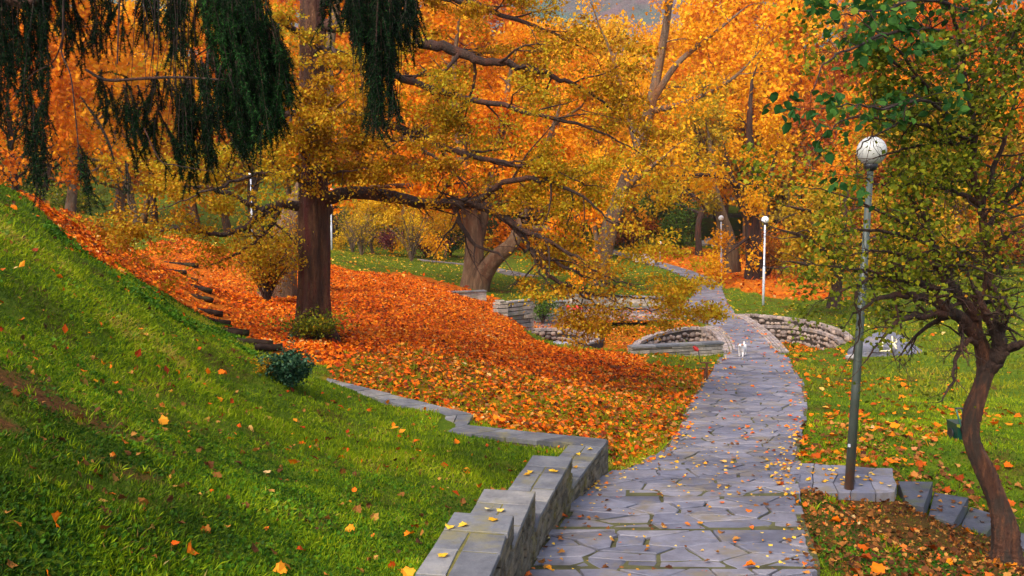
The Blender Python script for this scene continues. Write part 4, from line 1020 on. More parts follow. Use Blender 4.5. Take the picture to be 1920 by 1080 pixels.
shrub('dark_shrub', 845, 482, 76, 3.6, 2.6, 12, .2, 3000, 'l_dark', 'bark_dark', 'dark green shrub left of the forked maple trunk', 42)
shrub('purple_shrub', 735, 492, 72, 2.6, 1.8, 12, .16, 1500, 'purple', 'bark_dark', 'low purple shrub left of the two thin trunks on the lawn', 43)
shrub('purple_shrub', 800, 490, 71, 2.8, 1.6, 12, .16, 1500, 'purple', 'bark_dark', 'low purple and red shrub right of the two thin trunks on the lawn', 44)
shrub('bare_shrub', 662, 497, 62, 3.0, 2.8, 12, .12, 900, 'l_mixed', 'bark_grey', 'thin leafed brown shrub nearest the big trunk on the far lawn', 45)
shrub('bare_shrub', 678, 503, 58, 3.0, 2.8, 12, .12, 900, 'l_mixed', 'bark_grey', 'thin leafed shrub on forked stems with yellow leaves in the far lawn', 46)
shrub('bare_shrub', 772, 503, 60, 3.2, 3.4, 14, .12, 1300, 'l_mixed', 'bark_grey', 'leaning multi-stemmed shrub with few orange leaves, right of the golden tree', 47)
shrub('rust_shrub', 1440, 520, 62, 4.5, 2.4, 16, .2, 4000, 'l_rust', 'bark_dark', 'red-brown bushes behind the round white lamp post', 48)
shrub('rust_shrub', 1520, 500, 66, 5, 3, 16, .2, 4500, 'l_orange', 'bark_dark', 'orange-brown bushes right of the red-brown ones', 49)
shrub('dark_shrub', 125, 372, 62, 4.5, 2.6, 14, .2, 3000, 'l_green', 'bark_dark', 'dark green bush behind the bank next to the left lamp post', 50)
shrub('rust_shrub', 1180, 478, 96, 6, 3, 16, .24, 4000, 'l_rust', 'bark_dark', 'rust coloured hedge left of the green conifer', 51)
shrub('green_shrub', 1250, 468, 104, 6, 5, 16, .26, 5000, 'l_green', 'bark_dark', 'olive green bush behind the small conifer', 52)
for k_, (px_, py_, D_, m_, lab_) in enumerate([(1660, 568, 46, 'l_rust', 'rust coloured bush left of the near crown trunk, behind the boulder'), (1730, 560, 48, 'l_olive', 'brown bush behind the boulder, between two rust bushes'), (1800, 556, 50, 'l_rust', 'rust coloured bush seen through the near tree fork'), (1870, 552, 48, 'l_olive', 'brown bush right of the near tree fork'), (1935, 556, 46, 'l_rust', 'rust coloured bush cut by the right edge')]):
    shrub('wild_bush', px_, py_, D_, 3.6, 2.6, 22, .16, 2600, m_, 'bark_dark', lab_, 70 + k_, 'bush')
shrub('brown_bush', 500, 525, 24.5, 1.9, 1.9, 22, .085, 5200, 'l_olive', 'bark_dark', 'brown and olive bush at the foot of the old leaning tree', 53, 'bush')
shrub('green_shrub', 1018, 590, 35.2, 1.4, 1.2, 10, .09, 1300, 'l_conifer', 'bark_dark', 'small green shrub in front of the shaded wall behind the rings', 54)
shrub('trunk_undergrowth', 588, 648, 19.3, 1.35, .55, 22, .075, 1700, 'l_green', 'bark_dark', 'low leafy suckers round the base of the big trunk', 55, 'undergrowth')
shrub('ivy_bush', 545, 740, 12.7, .50, .46, 30, .045, 4200, 'l_ivy', 'bark_dark', 'small dark ivy covered bush on the edge of the green bank', 56, 'bush', T_ROUND)
shrub('brown_bush', 508, 728, 12.8, .45, .22, 16, .035, 1300, 'l_olive', 'bark_dark', 'dry olive growth left of the ivy covered bush', 57, 'bush')

# ------------------------------------------------------------------ near tree at the right
NT = dict(seg=.13, wob=.30, grav=[-.3, -.5, -.5], levels=3, kids=[6, 5], ratio=.55, flat=.8, upb=.0, rmin=.0015)
nb = at(1882, 1045, 8.6); nb[2] = h1(nb[0], nb[1])
near = empty('near_tree', nb, 'near dark crooked tree with rough red bark at the right edge', 'tree')
T = Tree(77)
SC_ = .70
tl = [(1888,1075,8.6,.36),(1886,1052,8.6,.25),(1884,1025,8.6,.185),(1882,985,8.6,.15),(1868,935,8.6,.135),(1846,880,8.6,.12),(1822,822,8.6,.115),(1826,770,8.6,.11),(1840,730,8.6,.105),(1850,692,8.6,.11),(1842,650,8.6,.09),(1830,610,8.6,.075),(1838,560,8.6,.065),(1853,520,8.6,.055),(1845,440,8.6,.05),(1838,385,8.6,.045),(1820,310,8.6,.04),(1806,268,8.6,.032),(1784,228,8.5,.028),(1755,198,8.4,.02),(1700,170,8.2,.01)]
C = catmull(np.c_[pxl(tl)[0], pxl(tl)[1] * SC_], 12)
sides = 28; a = np.linspace(0, 2 * np.pi, sides, endpoint=False); VV = []
for c in C:
    f = 1 + .13 * np.sin(a * 3 + c[2] * 2.4) + .09 * np.sin(a * 7 - c[2] * 4) + .05 * np.sin(a * 13 + c[2] * 9) + T.r.normal(size=sides) * .035 + .08 * math.sin(c[2] * 11)
    VV.append(np.c_[c[0] + c[3] * f * np.cos(a), c[1] + c[3] * f * np.sin(a), np.full(sides, c[2])])
V = np.vstack(VV); m = len(C); i = np.arange(m - 1)[:, None] * sides; j = np.arange(sides)[None, :]; j2 = (j + 1) % sides
link('trunk', np_mesh('trunk', V, np.stack([i + j, i + j2, i + sides + j2, i + sides + j], -1).reshape(-1, 4), None, True), M['bark_near'], near)
NL = [
 [(1838,400,8.6,.03),(1870,300,8.5,.022),(1900,200,8.4,.014),(1925,90,8.3,.006)],
 [(1822,204,8.6,.02),(1860,120,8.3,.015),(1905,60,8.1,.008)],
 [(1806,110,8.6,.02),(1790,40,8.3,.015),(1760,-30,8.1,.008)],
 [(1784,228,8.5,.018),(1700,110,7.9,.012),(1620,40,7.7,.006)],
 [(1800,250,8.5,.02),(1700,230,8.0,.014),(1600,220,7.7,.010),(1540,260,7.6,.004)],
 [(1750,460,8.3,.018),(1660,400,8.0,.012),(1560,360,7.8,.006),(1500,350,7.7,.003)],
 [(1740,590,8.2,.016),(1660,520,7.9,.012),(1560,500,7.7,.007),(1480,480,7.6,.003)],
 [(1750,470,8.3,.016),(1640,520,7.9,.012),(1550,560,7.7,.006)],
 [(1852,690,8.6,.085),(1874,662,8.5,.08),(1868,622,8.4,.055),(1850,590,8.3,.04),(1830,540,8.2,.02)],
 [(1874,664,8.5,.05),(1895,650,8.4,.035),(1925,643,8.3,.03),(1990,630,8.2,.01)],
 [(1835,635,8.6,.07),(1808,602,8.5,.06),(1787,588,8.4,.055),(1757,568,8.3,.045),(1707,553,8.1,.035),(1650,560,7.9,.02),(1600,590,7.8,.008)],
 [(1830,600,8.6,.055),(1800,552,8.5,.05),(1775,530,8.4,.045),(1762,500,8.4,.04),(1750,460,8.3,.032),(1738,418,8.3,.025),(1700,360,8.2,.01)],
 [(1787,588,8.4,.04),(1740,590,8.2,.03),(1690,600,8.0,.022),(1650,640,7.9,.012),(1620,680,7.9,.005)],
 [(1757,545,8.4,.035),(1690,520,8.1,.028),(1630,520,7.9,.02),(1605,560,7.8,.012),(1612,620,7.8,.008),(1590,680,7.8,.004)],
 [(1835,645,8.6,.03),(1813,640,8.4,.022),(1792,677,8.3,.018),(1787,720,8.2,.012),(1760,755,8.1,.005)],
 [(1820,310,8.6,.035),(1826,260,8.6,.03),(1822,204,8.6,.026),(1812,150,8.6,.022),(1806,100,8.6,.018),(1850,40,8.6,.012),(1890,-20,8.6,.006)],
 [(1826,250,8.6,.02),(1870,190,8.6,.015),(1920,150,8.7,.008)],
 [(1845,440,8.6,.03),(1880,380,8.7,.022),(1925,330,8.8,.012)],
 [(1850,500,8.6,.03),(1890,440,8.5,.02),(1930,420,8.4,.01)],
 [(1838,385,8.6,.03),(1790,360,8.4,.02),(1720,345,8.2,.015),(1660,350,8.0,.010),(1610,330,7.9,.004)],
 [(1806,268,8.6,.022),(1750,270,8.4,.016),(1690,280,8.2,.010),(1640,300,8.0,.004)],
 [(1750,460,8.3,.025),(1690,440,8.1,.018),(1620,430,7.9,.012),(1550,440,7.8,.005)],
 [(1762,500,8.3,.022),(1700,480,8.1,.016),(1640,470,7.9,.010),(1590,480,7.8,.005)],
 [(1784,228,8.5,.02),(1720,150,8.2,.016),(1650,110,8.0,.010),(1590,100,7.9,.005)],
 [(1812,150,8.6,.018),(1760,80,8.4,.014),(1700,20,8.2,.008)],
 [(1853,525,8.6,.03),(1880,560,8.3,.02),(1915,600,8.2,.008)],
]
nlen = [.9, .9, .9, .9, .8, .7, .6, .6, .5, .6, .7, .7, .55, .5, .4, .8, .8, .8, .8, .8, .8, .75, .6, .8, .8, .5]
for L, l0 in zip(NL, nlen):
    p, r = T.limb(*pxl(L), 6, 7, .008); T.along(p, r, .17, NT, l0, .15)
p = C[140:, :3]; T.along(p, C[140:, 3], .16, NT, .8, .0)
link('limb', tubes_mesh('limbs', T.items), M['bark_dark'], near)
# fewer leaves on the low bare twigs
keep = []
for q, d in T.tips:
    k = q[2]; pr = .10 + .90 * sm(3.1, 3.9, k)
    dl = q - at(1636, 286, q[1])
    if np.hypot(dl[0], dl[2]) < .24 and T.r.random() < .97: continue
    qx, qy = 960 + q[0] / q[1] * F, 400 + (CAMZ - q[2]) / q[1] * F
    if 300 < qy < 720 and abs(qx - (1632 - (qy - 318) * .0672)) < 22 and T.r.random() < .75: continue
    if qx < 1620 and T.r.random() < .45: continue
    if qx < 1490 and qy > 370: continue
    if T.r.random() < pr: keep.append((q, d))
T.tips = keep; print('near tips', len(keep))
al = T.tips; T.tips = [q for q in al if q[0][2] < 5.0]
link('crown', T.leaves('crown', .70, .045, .046, T_LEAF, True, .4, 1.25), M['l_green'], near)
T.tips = [q for q in al if q[0][2] >= 5.0]
link('upper_crown', T.leaves('upper_crown', .62, .045, .050, T_LEAF, True, .4, 1.3), M['l_up'], near)
T2 = Tree(78); N2 = dict(NT); N2['levels'] = 2; N2['kids'] = [4]; N2['grav'] = [-.4, -.6]
for L in ([(1806,100,8.6,.02),(1760,60,8.0,.018),(1680,60,7.2,.014),(1600,90,6.6,.010),(1545,120,6.3,.006),(1520,190,6.2,.003)],
          [(1800,230,8.5,.02),(1740,190,7.6,.014),(1670,200,6.8,.010),(1600,200,6.4,.006),(1535,205,6.2,.003)],
          [(1840,30,8.6,.02),(1740,0,7.4,.014),(1640,20,6.8,.008),(1560,30,6.6,.003)],
          [(1690,230,7.6,.01),(1650,250,7.2,.008),(1608,280,7.0,.005),(1604,330,7.0,.003)]):
    p, r = T2.limb(*pxl(L), 6, 6, .008); T2.along(p, r, .16, N2, .38, .3)
T2.tips = [q for q in T2.tips if np.hypot(*(q[0] - at(1636, 286, q[0][1]))[[0, 2]]) > .22]
link('outer_limb', tubes_mesh('outer_limbs', T2.items), M['bark_dark'], near)
link('broad_leaves', T2.leaves('broad_leaves', .8, .04, .078, T_ROUND, True, .5, .95), M['l_dark'], near)

# ------------------------------------------------------------------ spruce with hanging twigs, trunk outside the frame at the left
spb = np.array([-6.4, 6.2, h1(-6.4, 6.2)])
spr = empty('spruce_tree', spb, 'dark spruce whose drooping needled boughs hang into the top left', 'tree')
S = Tree(5)
S.limb(np.array([spb + [0, 0, -.1], spb + [0, 0, 3], spb + [0, 0, 8], spb + [0, 0, 14]]), np.array([.34, .27, .2, .06]), 4, 14)
link('trunk', tubes_mesh('trunk', S.items), M['bark_dark'], spr); S.items = []
NP_, NA_, NS_, NR_ = [], [], [], []
def needles(p, dens, ln, r0=.0):
    seg = np.linalg.norm(np.diff(p, axis=0), axis=1); cum = np.r_[0, np.cumsum(seg)]; n = int(cum[-1] * dens); 
    if n < 2: return
    u = S.r.uniform(0, cum[-1], n); P = np.stack([np.interp(u, cum, p[:, k]) for k in range(3)], 1)
    i = np.clip(np.searchsorted(cum, u) - 1, 0, len(p) - 2); Tg = unit(np.diff(p, axis=0))[i]
    A = unit(Tg * .7 + unit(S.r.normal(size=(n, 3))) * .95); NP_.append(P); NA_.append(A); NS_.append(ln * S.r.uniform(.7, 1.2, n)); NR_.append(np.clip(S.r.beta(1.6, 3, n) + r0, 0, 1))
def tassel(p0, p1, side, ln, dens, green=0):
    """a pendulous twig from p0 to p1 with short side twiglets"""
    mid = (p0 + p1) / 2 + S.r.normal(size=3) * np.linalg.norm(p1 - p0) * .06
    C = catmull(np.array([p0, mid, p1]), 6); S.items.append((C, np.linspace(.007, .002, len(C)), 4)); needles(C, dens, ln, green)
    L = np.linalg.norm(p1 - p0); k = int(L / .045)
    for q in range(k):
        i = S.r.integers(1, len(C) - 1); d = unit(unit(C[i] - C[i - 1]) * .75 + unit(S.r.normal(size=3)) * .6 + np.array([0, 0, -.35])); l = side * S.r.uniform(.4, 1.2)
        c2 = np.array([C[i], C[i] + d * l * .5, C[i] + d * l + np.array([0, 0, -.15 * l])]); S.items.append((c2, np.array([.0035, .0025, .0015]), 3)); needles(c2, dens, ln, green)
def cluster(xt, yt, xb, yb, wt, wb, n, D=6.8, side=.13, green=0, dens=330, ln=.030):
    for _ in range(n):
        green_ = green; green = green + S.r.uniform(-.1, .1)
        f = S.r.uniform(-.5, .5); d = D + S.r.uniform(-.45, .45); e = S.r.uniform(0, 1) ** .7
        p0 = at(xt + f * wt, yt + S.r.uniform(-20, 20), d); p1 = at(xb + f * wb, yt + (yb - yt) * (.3 + .7 * e), d + S.r.uniform(-.1, .1))
        tassel(p0, p1, side * S.r.uniform(.7, 1.9), ln, dens, green); green = green_
CL = [(20,-30,12,262,60,34,7),(70,-30,72,345,30,20,5),(72,200,74,345,26,18,4),(150,-40,165,110,110,60,8),(40,-30,40,180,110,90,10),(100,-30,90,90,80,60,6),
 (250,-40,250,80,150,140,10),(340,-40,330,120,120,90,9),(200,150,212,228,34,24,6),(245,160,262,322,30,22,6),(300,150,268,300,40,24,5),(330,140,345,345,60,36,9),(375,190,382,352,40,30,7),(300,230,330,335,30,24,4),
 (410,-40,462,292,90,50,18),(450,-40,492,270,90,46,18),(480,20,512,262,60,34,12),(500,60,535,200,50,36,9),(430,120,455,300,50,36,9),(380,100,400,300,50,36,7),(500,150,515,250,34,26,6),
 (690,-40,700,258,30,20,6),(705,-40,710,262,24,20,6),(730,-40,732,236,24,14,4),(752,-40,760,86,40,34,8),(668,-40,676,90,44,34,7),(712,-40,712,80,70,60,8),(776,-40,776,70,18,14,4),(612,-40,614,28,24,14,3),(648,-40,652,24,24,14,3)]
for (xt, yt, xb, yb, wt, wb, n) in CL:
    g = S.r.uniform(-.05, .28) if 400 <= xt <= 520 else -.12  # one cluster's needles coloured as if sunlit, the others darker
    cluster(xt, yt, xb, yb, wt, wb, int(n * (1.45 if xt >= 380 else 1.15)), 6.8 if xt > 560 else 7.0 + (xt % 7) * .08, .13, g, 520)
cluster(148, 285, 160, 402, 6, 22, 5, 6.6, .11); cluster(238, 300, 240, 372, 8, 12, 2, 6.6, .06, 0, 120)
# bare hanging twigs and the bough that crosses the left
for L in ([(120,-30,6.7,.008),(118,60,6.7,.007),(116,100,6.7,.006),(132,140,6.6,.005),(140,200,6.6,.005),(148,285,6.6,.004)],
          [(122,60,6.7,.006),(100,115,6.7,.005),(60,140,6.7,.004),(10,200,6.8,.003)],
          [(160,130,6.9,.010),(200,150,6.9,.012),(260,148,6.9,.012),(330,145,6.9,.010),(420,150,6.9,.008)],
          [(150,180,6.8,.004),(185,230,6.8,.010),(205,270,6.8,.008),(214,300,6.8,.003)],
          [(270,240,6.8,.006),(300,300,6.8,.005),(330,310,6.8,.004),(400,322,6.8,.002)],
          [(225,-30,6.9,.008),(222,60,6.9,.007),(220,120,6.9,.006)]):
    p, r = pxl(L); C_ = catmull(np.c_[p, r], 6); S.items.append((C_[:, :3], C_[:, 3], 5))
needles(catmull(pxl([(150,150,6.9,0),(200,135,6.9,0),(250,150,6.9,0)])[0], 5), 500, .03); needles(catmull(pxl([(150,180,6.8,0),(185,230,6.8,0),(214,300,6.8,0)])[0], 5), 500, .03)
for x in np.arange(255, 400, 7):          # fine bare twigs in the dark mass
    a_ = at(x + S.r.uniform(-8, 8), -30, 7.1); b_ = at(x + S.r.uniform(-14, 14), S.r.uniform(120, 290), 7.0); S.items.append((catmull(np.array([a_, (a_ + b_) / 2 + S.r.normal(size=3) * .03, b_]), 5), np.linspace(.005, .002, 11), 3))
for x in np.arange(672, 750, 7):
    a_ = at(x + S.r.uniform(-4, 4), -30, 6.8); b_ = at(x + S.r.uniform(-6, 6), S.r.uniform(150, 260), 6.8); S.items.append((catmull(np.array([a_, (a_ + b_) / 2 + S.r.normal(size=3) * .02, b_]), 5), np.linspace(.005, .002, 11), 3))
tw = tubes_mesh('twigs', S.items); S.items = []
link('hanging_twigs', tw, M['bark_dark'], spr)
# main boughs from the trunk, above the frame
for (z, L) in ((5.2, [(-60,-60,7.2,.04),(150,-50,7.1,.03),(420,-60,7.0,.022),(620,-60,6.9,.015),(800,-50,6.8,.008)]), (6.0, [(-40,-260,7.4,.04),(200,-300,7.2,.03),(480,-320,7,.02),(700,-350,7,.01)]), (4.4, [(-120,-20,6.9,.03),(20,-40,6.9,.02),(130,-40,6.8,.01)]),
               (5.0, [(-60,-200,4.6,.03),(200,-700,3.6,.015),(500,-1000,3.4,.01)])):
    p, r = pxl(L); p = np.vstack([spb + [0, 0, z], p]); r = np.r_[.07, r]; C_ = catmull(np.c_[p, r], 6); S.items.append((C_[:, :3], C_[:, 3], 7))
    for i in range(8, len(C_) - 1, 1):
        for _ in range(3):
            d = unit(S.r.normal(size=3) * [.8, .8, .3] + [0, 0, .25]); q = C_[i, :3] + d * S.r.uniform(.3, .7)
            if q[2] > CAMZ + .236 * q[1] + .08 * 0 or True:
                if (q[2] - CAMZ) / q[1] < .245: continue
                c2 = catmull(np.array([C_[i, :3], (C_[i, :3] + q) / 2, q]), 4); S.items.append((c2, np.linspace(.008, .003, len(c2)), 4)); needles(c2, 260, .03)
link('bough', tubes_mesh('boughs', S.items), M['bark_dark'], spr)
P_ = np.vstack(NP_); print('needles', len(P_))
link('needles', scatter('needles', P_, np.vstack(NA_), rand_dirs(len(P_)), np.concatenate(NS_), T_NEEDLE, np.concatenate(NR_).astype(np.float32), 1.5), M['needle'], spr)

# ------------------------------------------------------------------ lamp posts
def lamp(base, top, label, rg=.17, near_=False, pole='white_pole', globe=True):
    base = np.array(base, float); top = np.array(top, float)
    o = empty('lamp_post', base, label, 'lamp post', 'globe lamp posts of the park'); d = top - base; L = np.linalg.norm(d); d /= L; k = .47
    mb = MB(); r0, r1 = (.056, .036) if near_ else (.06, .04)
    if near_: mb.tube([base - d * .2, base + d * L * .35, base + d * L * .36, base + d * L], [r0, r0 * .9, r0 * .9, r1], 24)
    else: mb.tube([base - d * .2, base + d * L * k, base + d * (L * k + .04), base + d * L], [r0, r0, r1, r1], 14)
    mb.build('pole', M[pole], o, True)
    if near_:
        mb = MB(); p = base + d * .62; mb.box((p[0] - .045, p[1] - .035, p[2]), .03, .012, .035, -.9); mb.build('sticker', M['white_pole'], o)
    mb = MB(); mb.tube([top - d * .01, top + d * .02, top + d * .06, top + d * .075], [.05, .075, .085, .06], 20); mb.build('collar', M['black'], o, True)
    bm = bmesh.new(); bmesh.ops.create_uvsphere(bm, u_segments=32, v_segments=20, radius=rg); bmesh.ops.translate(bm, verts=bm.verts, vec=Vector(top + d * (.06 + rg * .93)))
    me = bpy.data.meshes.new('globe'); bm.to_mesh(me); bm.free()
    for p in me.polygons: p.use_smooth = True
    link('globe', me, M['globe_grey' if near_ else 'globe'], o); return o
b = at(1591, 930, 10.7); t_ = at(1632, 318, 10.9)
lamp(b, t_, 'near grey lamp post with white globe, leaning slightly right, rust at its foot', .172, True, 'green_pole')
def lamp_px(px, py, D, label, hgt=3.75, dx=0, pole='white_pole'):
    b = at(px, py, D); z = h1(b[0], b[1]); b[2] = z; lamp(b, b + np.array([dx, 0, hgt]), label, .17, False, pole)
lamp_px(1431, 572, 42.6, 'white lamp post with bright round globe right of the path', 3.78)
lamp_px(1353, 523, 58, 'white lamp post standing in orange leaves near the dark forked maple', 3.75, -.1)
lamp_px(1237, 488, 80, 'short white lamp on the far lawn left of the green conifer', 1.25)
lamp_px(473, 458, 55, 'white lamp post left of the big tree trunk, partly behind its branches', 3.7)
lamp_px(622, 468, 60, 'slim white lamp post just right of the big tree trunk', 3.7)
b = at(107, 372, 80); lamp([b[0], b[1], h1(b[0], b[1])], at(107, 327, 80), 'farthest left white lamp post behind the green bank')

# ------------------------------------------------------------------ painted boulder
bx = on(1674, 672, h1(*hit(1674, 668))); bx = np.array([*hit(1676, 668), 0]); bx[1] += .5; bx[0] = at_px(1674, bx[1]); bx[2] = h1(bx[0], bx[1])
print('boulder', bx)
bm = bmesh.new(); bmesh.ops.create_icosphere(bm, subdivisions=5, radius=1); rr = np.random.default_rng(8)
V = np.array([v.co[:] for v in bm.verts]); dirs = unit(rr.normal(size=(26, 3))); off = rr.uniform(.62, .95, 26)
for d, o_ in zip(dirs, off):
    dd = V @ d; V -= np.maximum(dd - o_, 0)[:, None] * d * .9
sc_ = bx[1] / F
W_ = 128 * sc_ / 2; Hh = 36 * sc_
V = V * [W_ * 1.22, .75, Hh * 1.25]; V[:, 2] -= 0.05
V[:, 2] *= 1 - .42 * sm(.2, 1, V[:, 0] / W_) - .30 * sm(.25, 1, -V[:, 0] / W_)
V += (np.sin(V @ rr.normal(size=(3, 4)) * 7).sum(1) * .012 + np.sin(V @ rr.normal(size=(3, 4)) * 19).sum(1) * .006)[:, None] * unit(V)
for v, c in zip(bm.verts, V): v.co = Vector(c + bx)
me = bpy.data.meshes.new('rock'); bm.to_mesh(me)
for p in me.polygons: p.use_smooth = False
from mathutils.bvhtree import BVHTree
bvh = BVHTree.FromBMesh(bm); bm.free()
bo = empty('boulder', bx, 'grey boulder with cream painted letters on the right lawn', 'boulder'); link('rock', me, M['boulder'], bo)
def stroke(pp, wpx=2.0):
    pts_ = []
    L = catmull(np.array([(1560 + a / 8, 600 + b / 8, 0) for a, b in pp]), 5)
    for q in L:
        d = Vector(ray(q[0], q[1])).normalized(); h_ = bvh.ray_cast(Vector((0, 0, CAMZ)), d)
        if h_[0] is not None: pts_.append(np.array(h_[0] + h_[1] * .008))
    if len(pts_) > 2:
        mb = MB(); mb.tube(np.array(pts_), wpx * sc_ / 2 * 1.15, 5); mb.build('painted_letter', M['paint_mark'], bo, True)
stroke([(800, 240), (790, 290), (760, 330), (755, 400), (710, 460)], 2.4); stroke([(735, 260), (730, 290)], 2.4); stroke([(712, 466), (790, 466), (860, 462), (888, 420), (905, 330), (900, 250)], 2.4)
stroke([(905, 330), (935, 380), (968, 438)], 2.4); stroke([(962, 290), (965, 330), (930, 350), (965, 400)], 2.4)
# two smaller stones beside it
for k, (px, py, D, r, lab, mt) in enumerate([(1322, 470, 97, .75, 'pale rock pile stone at the edge of the far lawn, left one', 'rock'), (1330, 462, 98, .8, 'pale rock on top of the far rock pile', 'rock'), (1344, 474, 96, .6, 'rounded pale rock right of the far rock pile', 'rock'),
                              (1598, 668, 26, .16, 'small brown stone left of the painted boulder', 'rock'), (1110, 600, 37.3, .42, 'flat pale rock slab behind the cobble rings', 'rock'), (1048, 642, 30.2, .36, 'grey stone inside the small cobble ring', 'boulder'), (1205, 497, 78, .8, 'pale rock at the bend of the far path', 'rock'), (1195, 490, 80, .7, 'farthest pale rock along the far path', 'rock'), (1222, 505, 74, .7, 'nearest pale rock along the far path', 'rock')]):
    b = at(px, py, D); z = h1(b[0], b[1]); z = max(z, b[2] - r * .5)
    V, fs = ico((b[0], b[1], z + r * .25), r, 200 + k, (1.1, .9, .6 if r > .5 or k < 4 else .35), .3); mb = MB(); mb.add(V, fs); o = mb.build('rock', M[mt]); tag(o, lab, 'rock')

# ------------------------------------------------------------------ dog
def skin_fig(name, V, E, Rr, mat, parent, root=0, sub=2):
    me = bpy.data.meshes.new(name); me.from_pydata([tuple(v) for v in V], E, []); tmp = bpy.data.objects.new(name + '_tmp', me); col.objects.link(tmp)
    tmp.modifiers.new('s', 'SKIN'); me.skin_vertices  # layer
    for i, r in enumerate(Rr): me.skin_vertices[0].data[i].radius = (r, r) if isinstance(r, (int, float)) else r
    me.skin_vertices[0].data[root].use_root = True
    ss = tmp.modifiers.new('b', 'SUBSURF'); ss.levels = sub; ss.render_levels = sub
    dg = bpy.context.evaluated_depsgraph_get(); dg.update(); m2 = bpy.data.meshes.new_from_object(tmp.evaluated_get(dg)); m2.name = name
    bpy.data.objects.remove(tmp); 
    for p in m2.polygons: p.use_smooth = True
    m2.materials.clear(); return link(name, m2, mat, parent)
db = at(1391, 682, 26.6); db[2] = float(pathz(db[1])) + .03
dog = empty('dog', db, 'small white dog with tan markings walking on the path', 'dog')
fa = R(243); fx = np.array([math.cos(fa), math.sin(fa), 0]); sx = np.array([-fx[1], fx[0], 0]); up = np.array([0, 0, 1.])
def dp(f, s, u): return db + (fx * f + sx * s + up * u) * .95
DV = [dp(-.16,0,.25), dp(-.02,0,.245), dp(.12,0,.25), dp(.19,0,.30), dp(.235,0,.355), dp(.29,0,.36), dp(.345,0,.335),
      dp(.13,.06,.17), dp(.16,.06,.09), dp(.17,.06,.02), dp(.20,.06,.012), dp(.13,-.06,.17), dp(.10,-.06,.09), dp(.08,-.06,.02), dp(.11,-.06,.012),
      dp(-.17,.06,.18), dp(-.20,.06,.10), dp(-.17,.06,.02), dp(-.14,.06,.012), dp(-.15,-.06,.18), dp(-.13,-.06,.10), dp(-.10,-.06,.02), dp(-.07,-.06,.012),
      dp(-.23,0,.30), dp(-.27,0,.37), dp(-.25,.0,.43)]
DE = [(0,1),(1,2),(2,3),(3,4),(4,5),(5,6),(2,7),(7,8),(8,9),(9,10),(2,11),(11,12),(12,13),(13,14),(0,15),(15,16),(16,17),(17,18),(0,19),(19,20),(20,21),(21,22),(0,23),(23,24),(24,25)]
DR = [.098,.095,.105,.07,.072,.056,.032,.042,.028,.022,.024,.042,.028,.022,.024,.046,.028,.02,.024,.046,.028,.02,.024,.026,.03,.02]
skin_fig('body', DV, DE, DR, M['dogfur'], dog, 1)
for s_ in (-1, 1):
    skin_fig('ear', [dp(.235, .045 * s_, .40), dp(.235, .075 * s_, .41), dp(.245, .09 * s_, .35)], [(0,1),(1,2)], [.022,.026,.014], M['dogtan'], dog, 0, 1)
    V, fs = ico(dp(.315, .026 * s_, .375), .010, 3, (1,1,1), 0); mb = MB(); mb.add(V, fs); mb.build('eye', M['black'], dog, True)
V, fs = ico(dp(.372, 0, .34), .016, 3, (1,1,1), 0); mb = MB(); mb.add(V, fs); mb.build('nose', M['black'], dog, True)
V, fs = ico(dp(-.14, .01, .295), .075, 5, (1.1,1,.5), .1); mb = MB(); mb.add(V, fs); mb.build('back_patch', M['dogdark'], dog, True)
V, fs = ico(dp(.26, .03, .375), .05, 6, (1,1,.6), .1); mb = MB(); mb.add(V, fs); mb.build('head_patch', M['dogtan'], dog, True)

# ------------------------------------------------------------------ small things
b = at(1322, 718, 21.6); b[2] = h1(b[0], b[1]); k = b[1] / F
o = empty('garden_tap_stand', b, 'small rusty iron stand with crossbars and a red-tipped rod by the path edge', 'stand')
for dx, dy, hh in ((0, 0, 27), (4.6, .12, 36)):
    mb = MB(); mb.box((b[0] + dx * k, b[1] + dy, b[2] + hh * k / 2 - .05), .045, .045, hh * k + .1, .2, None, .004); mb.build('post', M['rustiron'], o)
mb = MB(); mb.box((b[0] + 2 * k, b[1] - .03, b[2] + 27 * k), 26 * k, .035, .03, .05); mb.build('crossbar', M['rustiron'], o)
mb = MB(); mb.box((b[0] + 3 * k, b[1] + .1, b[2] + 36 * k), 20 * k, .035, .03, -.04); mb.build('crossbar', M['rustiron'], o)
mb = MB(); mb.tube([b + [-7 * k, .1, 36 * k], b + [-10 * k, .1, 48 * k], b + [-12 * k, .1, 60 * k]], .011, 6); mb.build('rod', M['black'], o)
mb = MB(); mb.tube([b + [-12 * k, .1, 59 * k], b + [-16 * k, .12, 62 * k], b + [-21 * k, .12, 67 * k]], [.03, .055, .03], 8); mb.build('rod_tip', M['red'], o)
b = at(1801, 829, 14.6); b[2] = h1(b[0], b[1]); k = b[1] / F; print('mower', b)
o = empty('garden_cart', b, 'dark green garden cart with long bar handle on the grass behind the crooked trunk', 'cart')
mb = MB(); q = np.array([[-13, -.1], [14, -.1], [14, .28], [-13, .28]]) * [k, 1]
V = np.vstack([np.c_[q * [.85, .85] + b[:2], np.full(4, b[2] + 3 * k)], np.c_[q + b[:2], np.full(4, b[2] + 33 * k)]]); mb.add(V, [[3, 2, 1, 0], [4, 5, 6, 7], [0, 1, 5, 4], [1, 2, 6, 5], [2, 3, 7, 6], [3, 0, 4, 7]]); mb.build('bin', M['mower'], o)
for dx in (-20, -9):
    mb = MB(); mb.tube([b + [dx * k, -.15, 66 * k], b + [(dx + 9) * k, -.14, 36 * k], b + [(dx + 17) * k, -.13, 14 * k], b + [(dx + 20) * k, -.13, 6 * k]], .014, 8); mb.build('handle_bar', M['mowerbar'], o, True)
mb = MB(); mb.tube([b + [-22 * k, -.16, 66 * k], b + [12 * k, -.16, 65 * k]], .013, 8); mb.build('grip', M['black'], o, True)
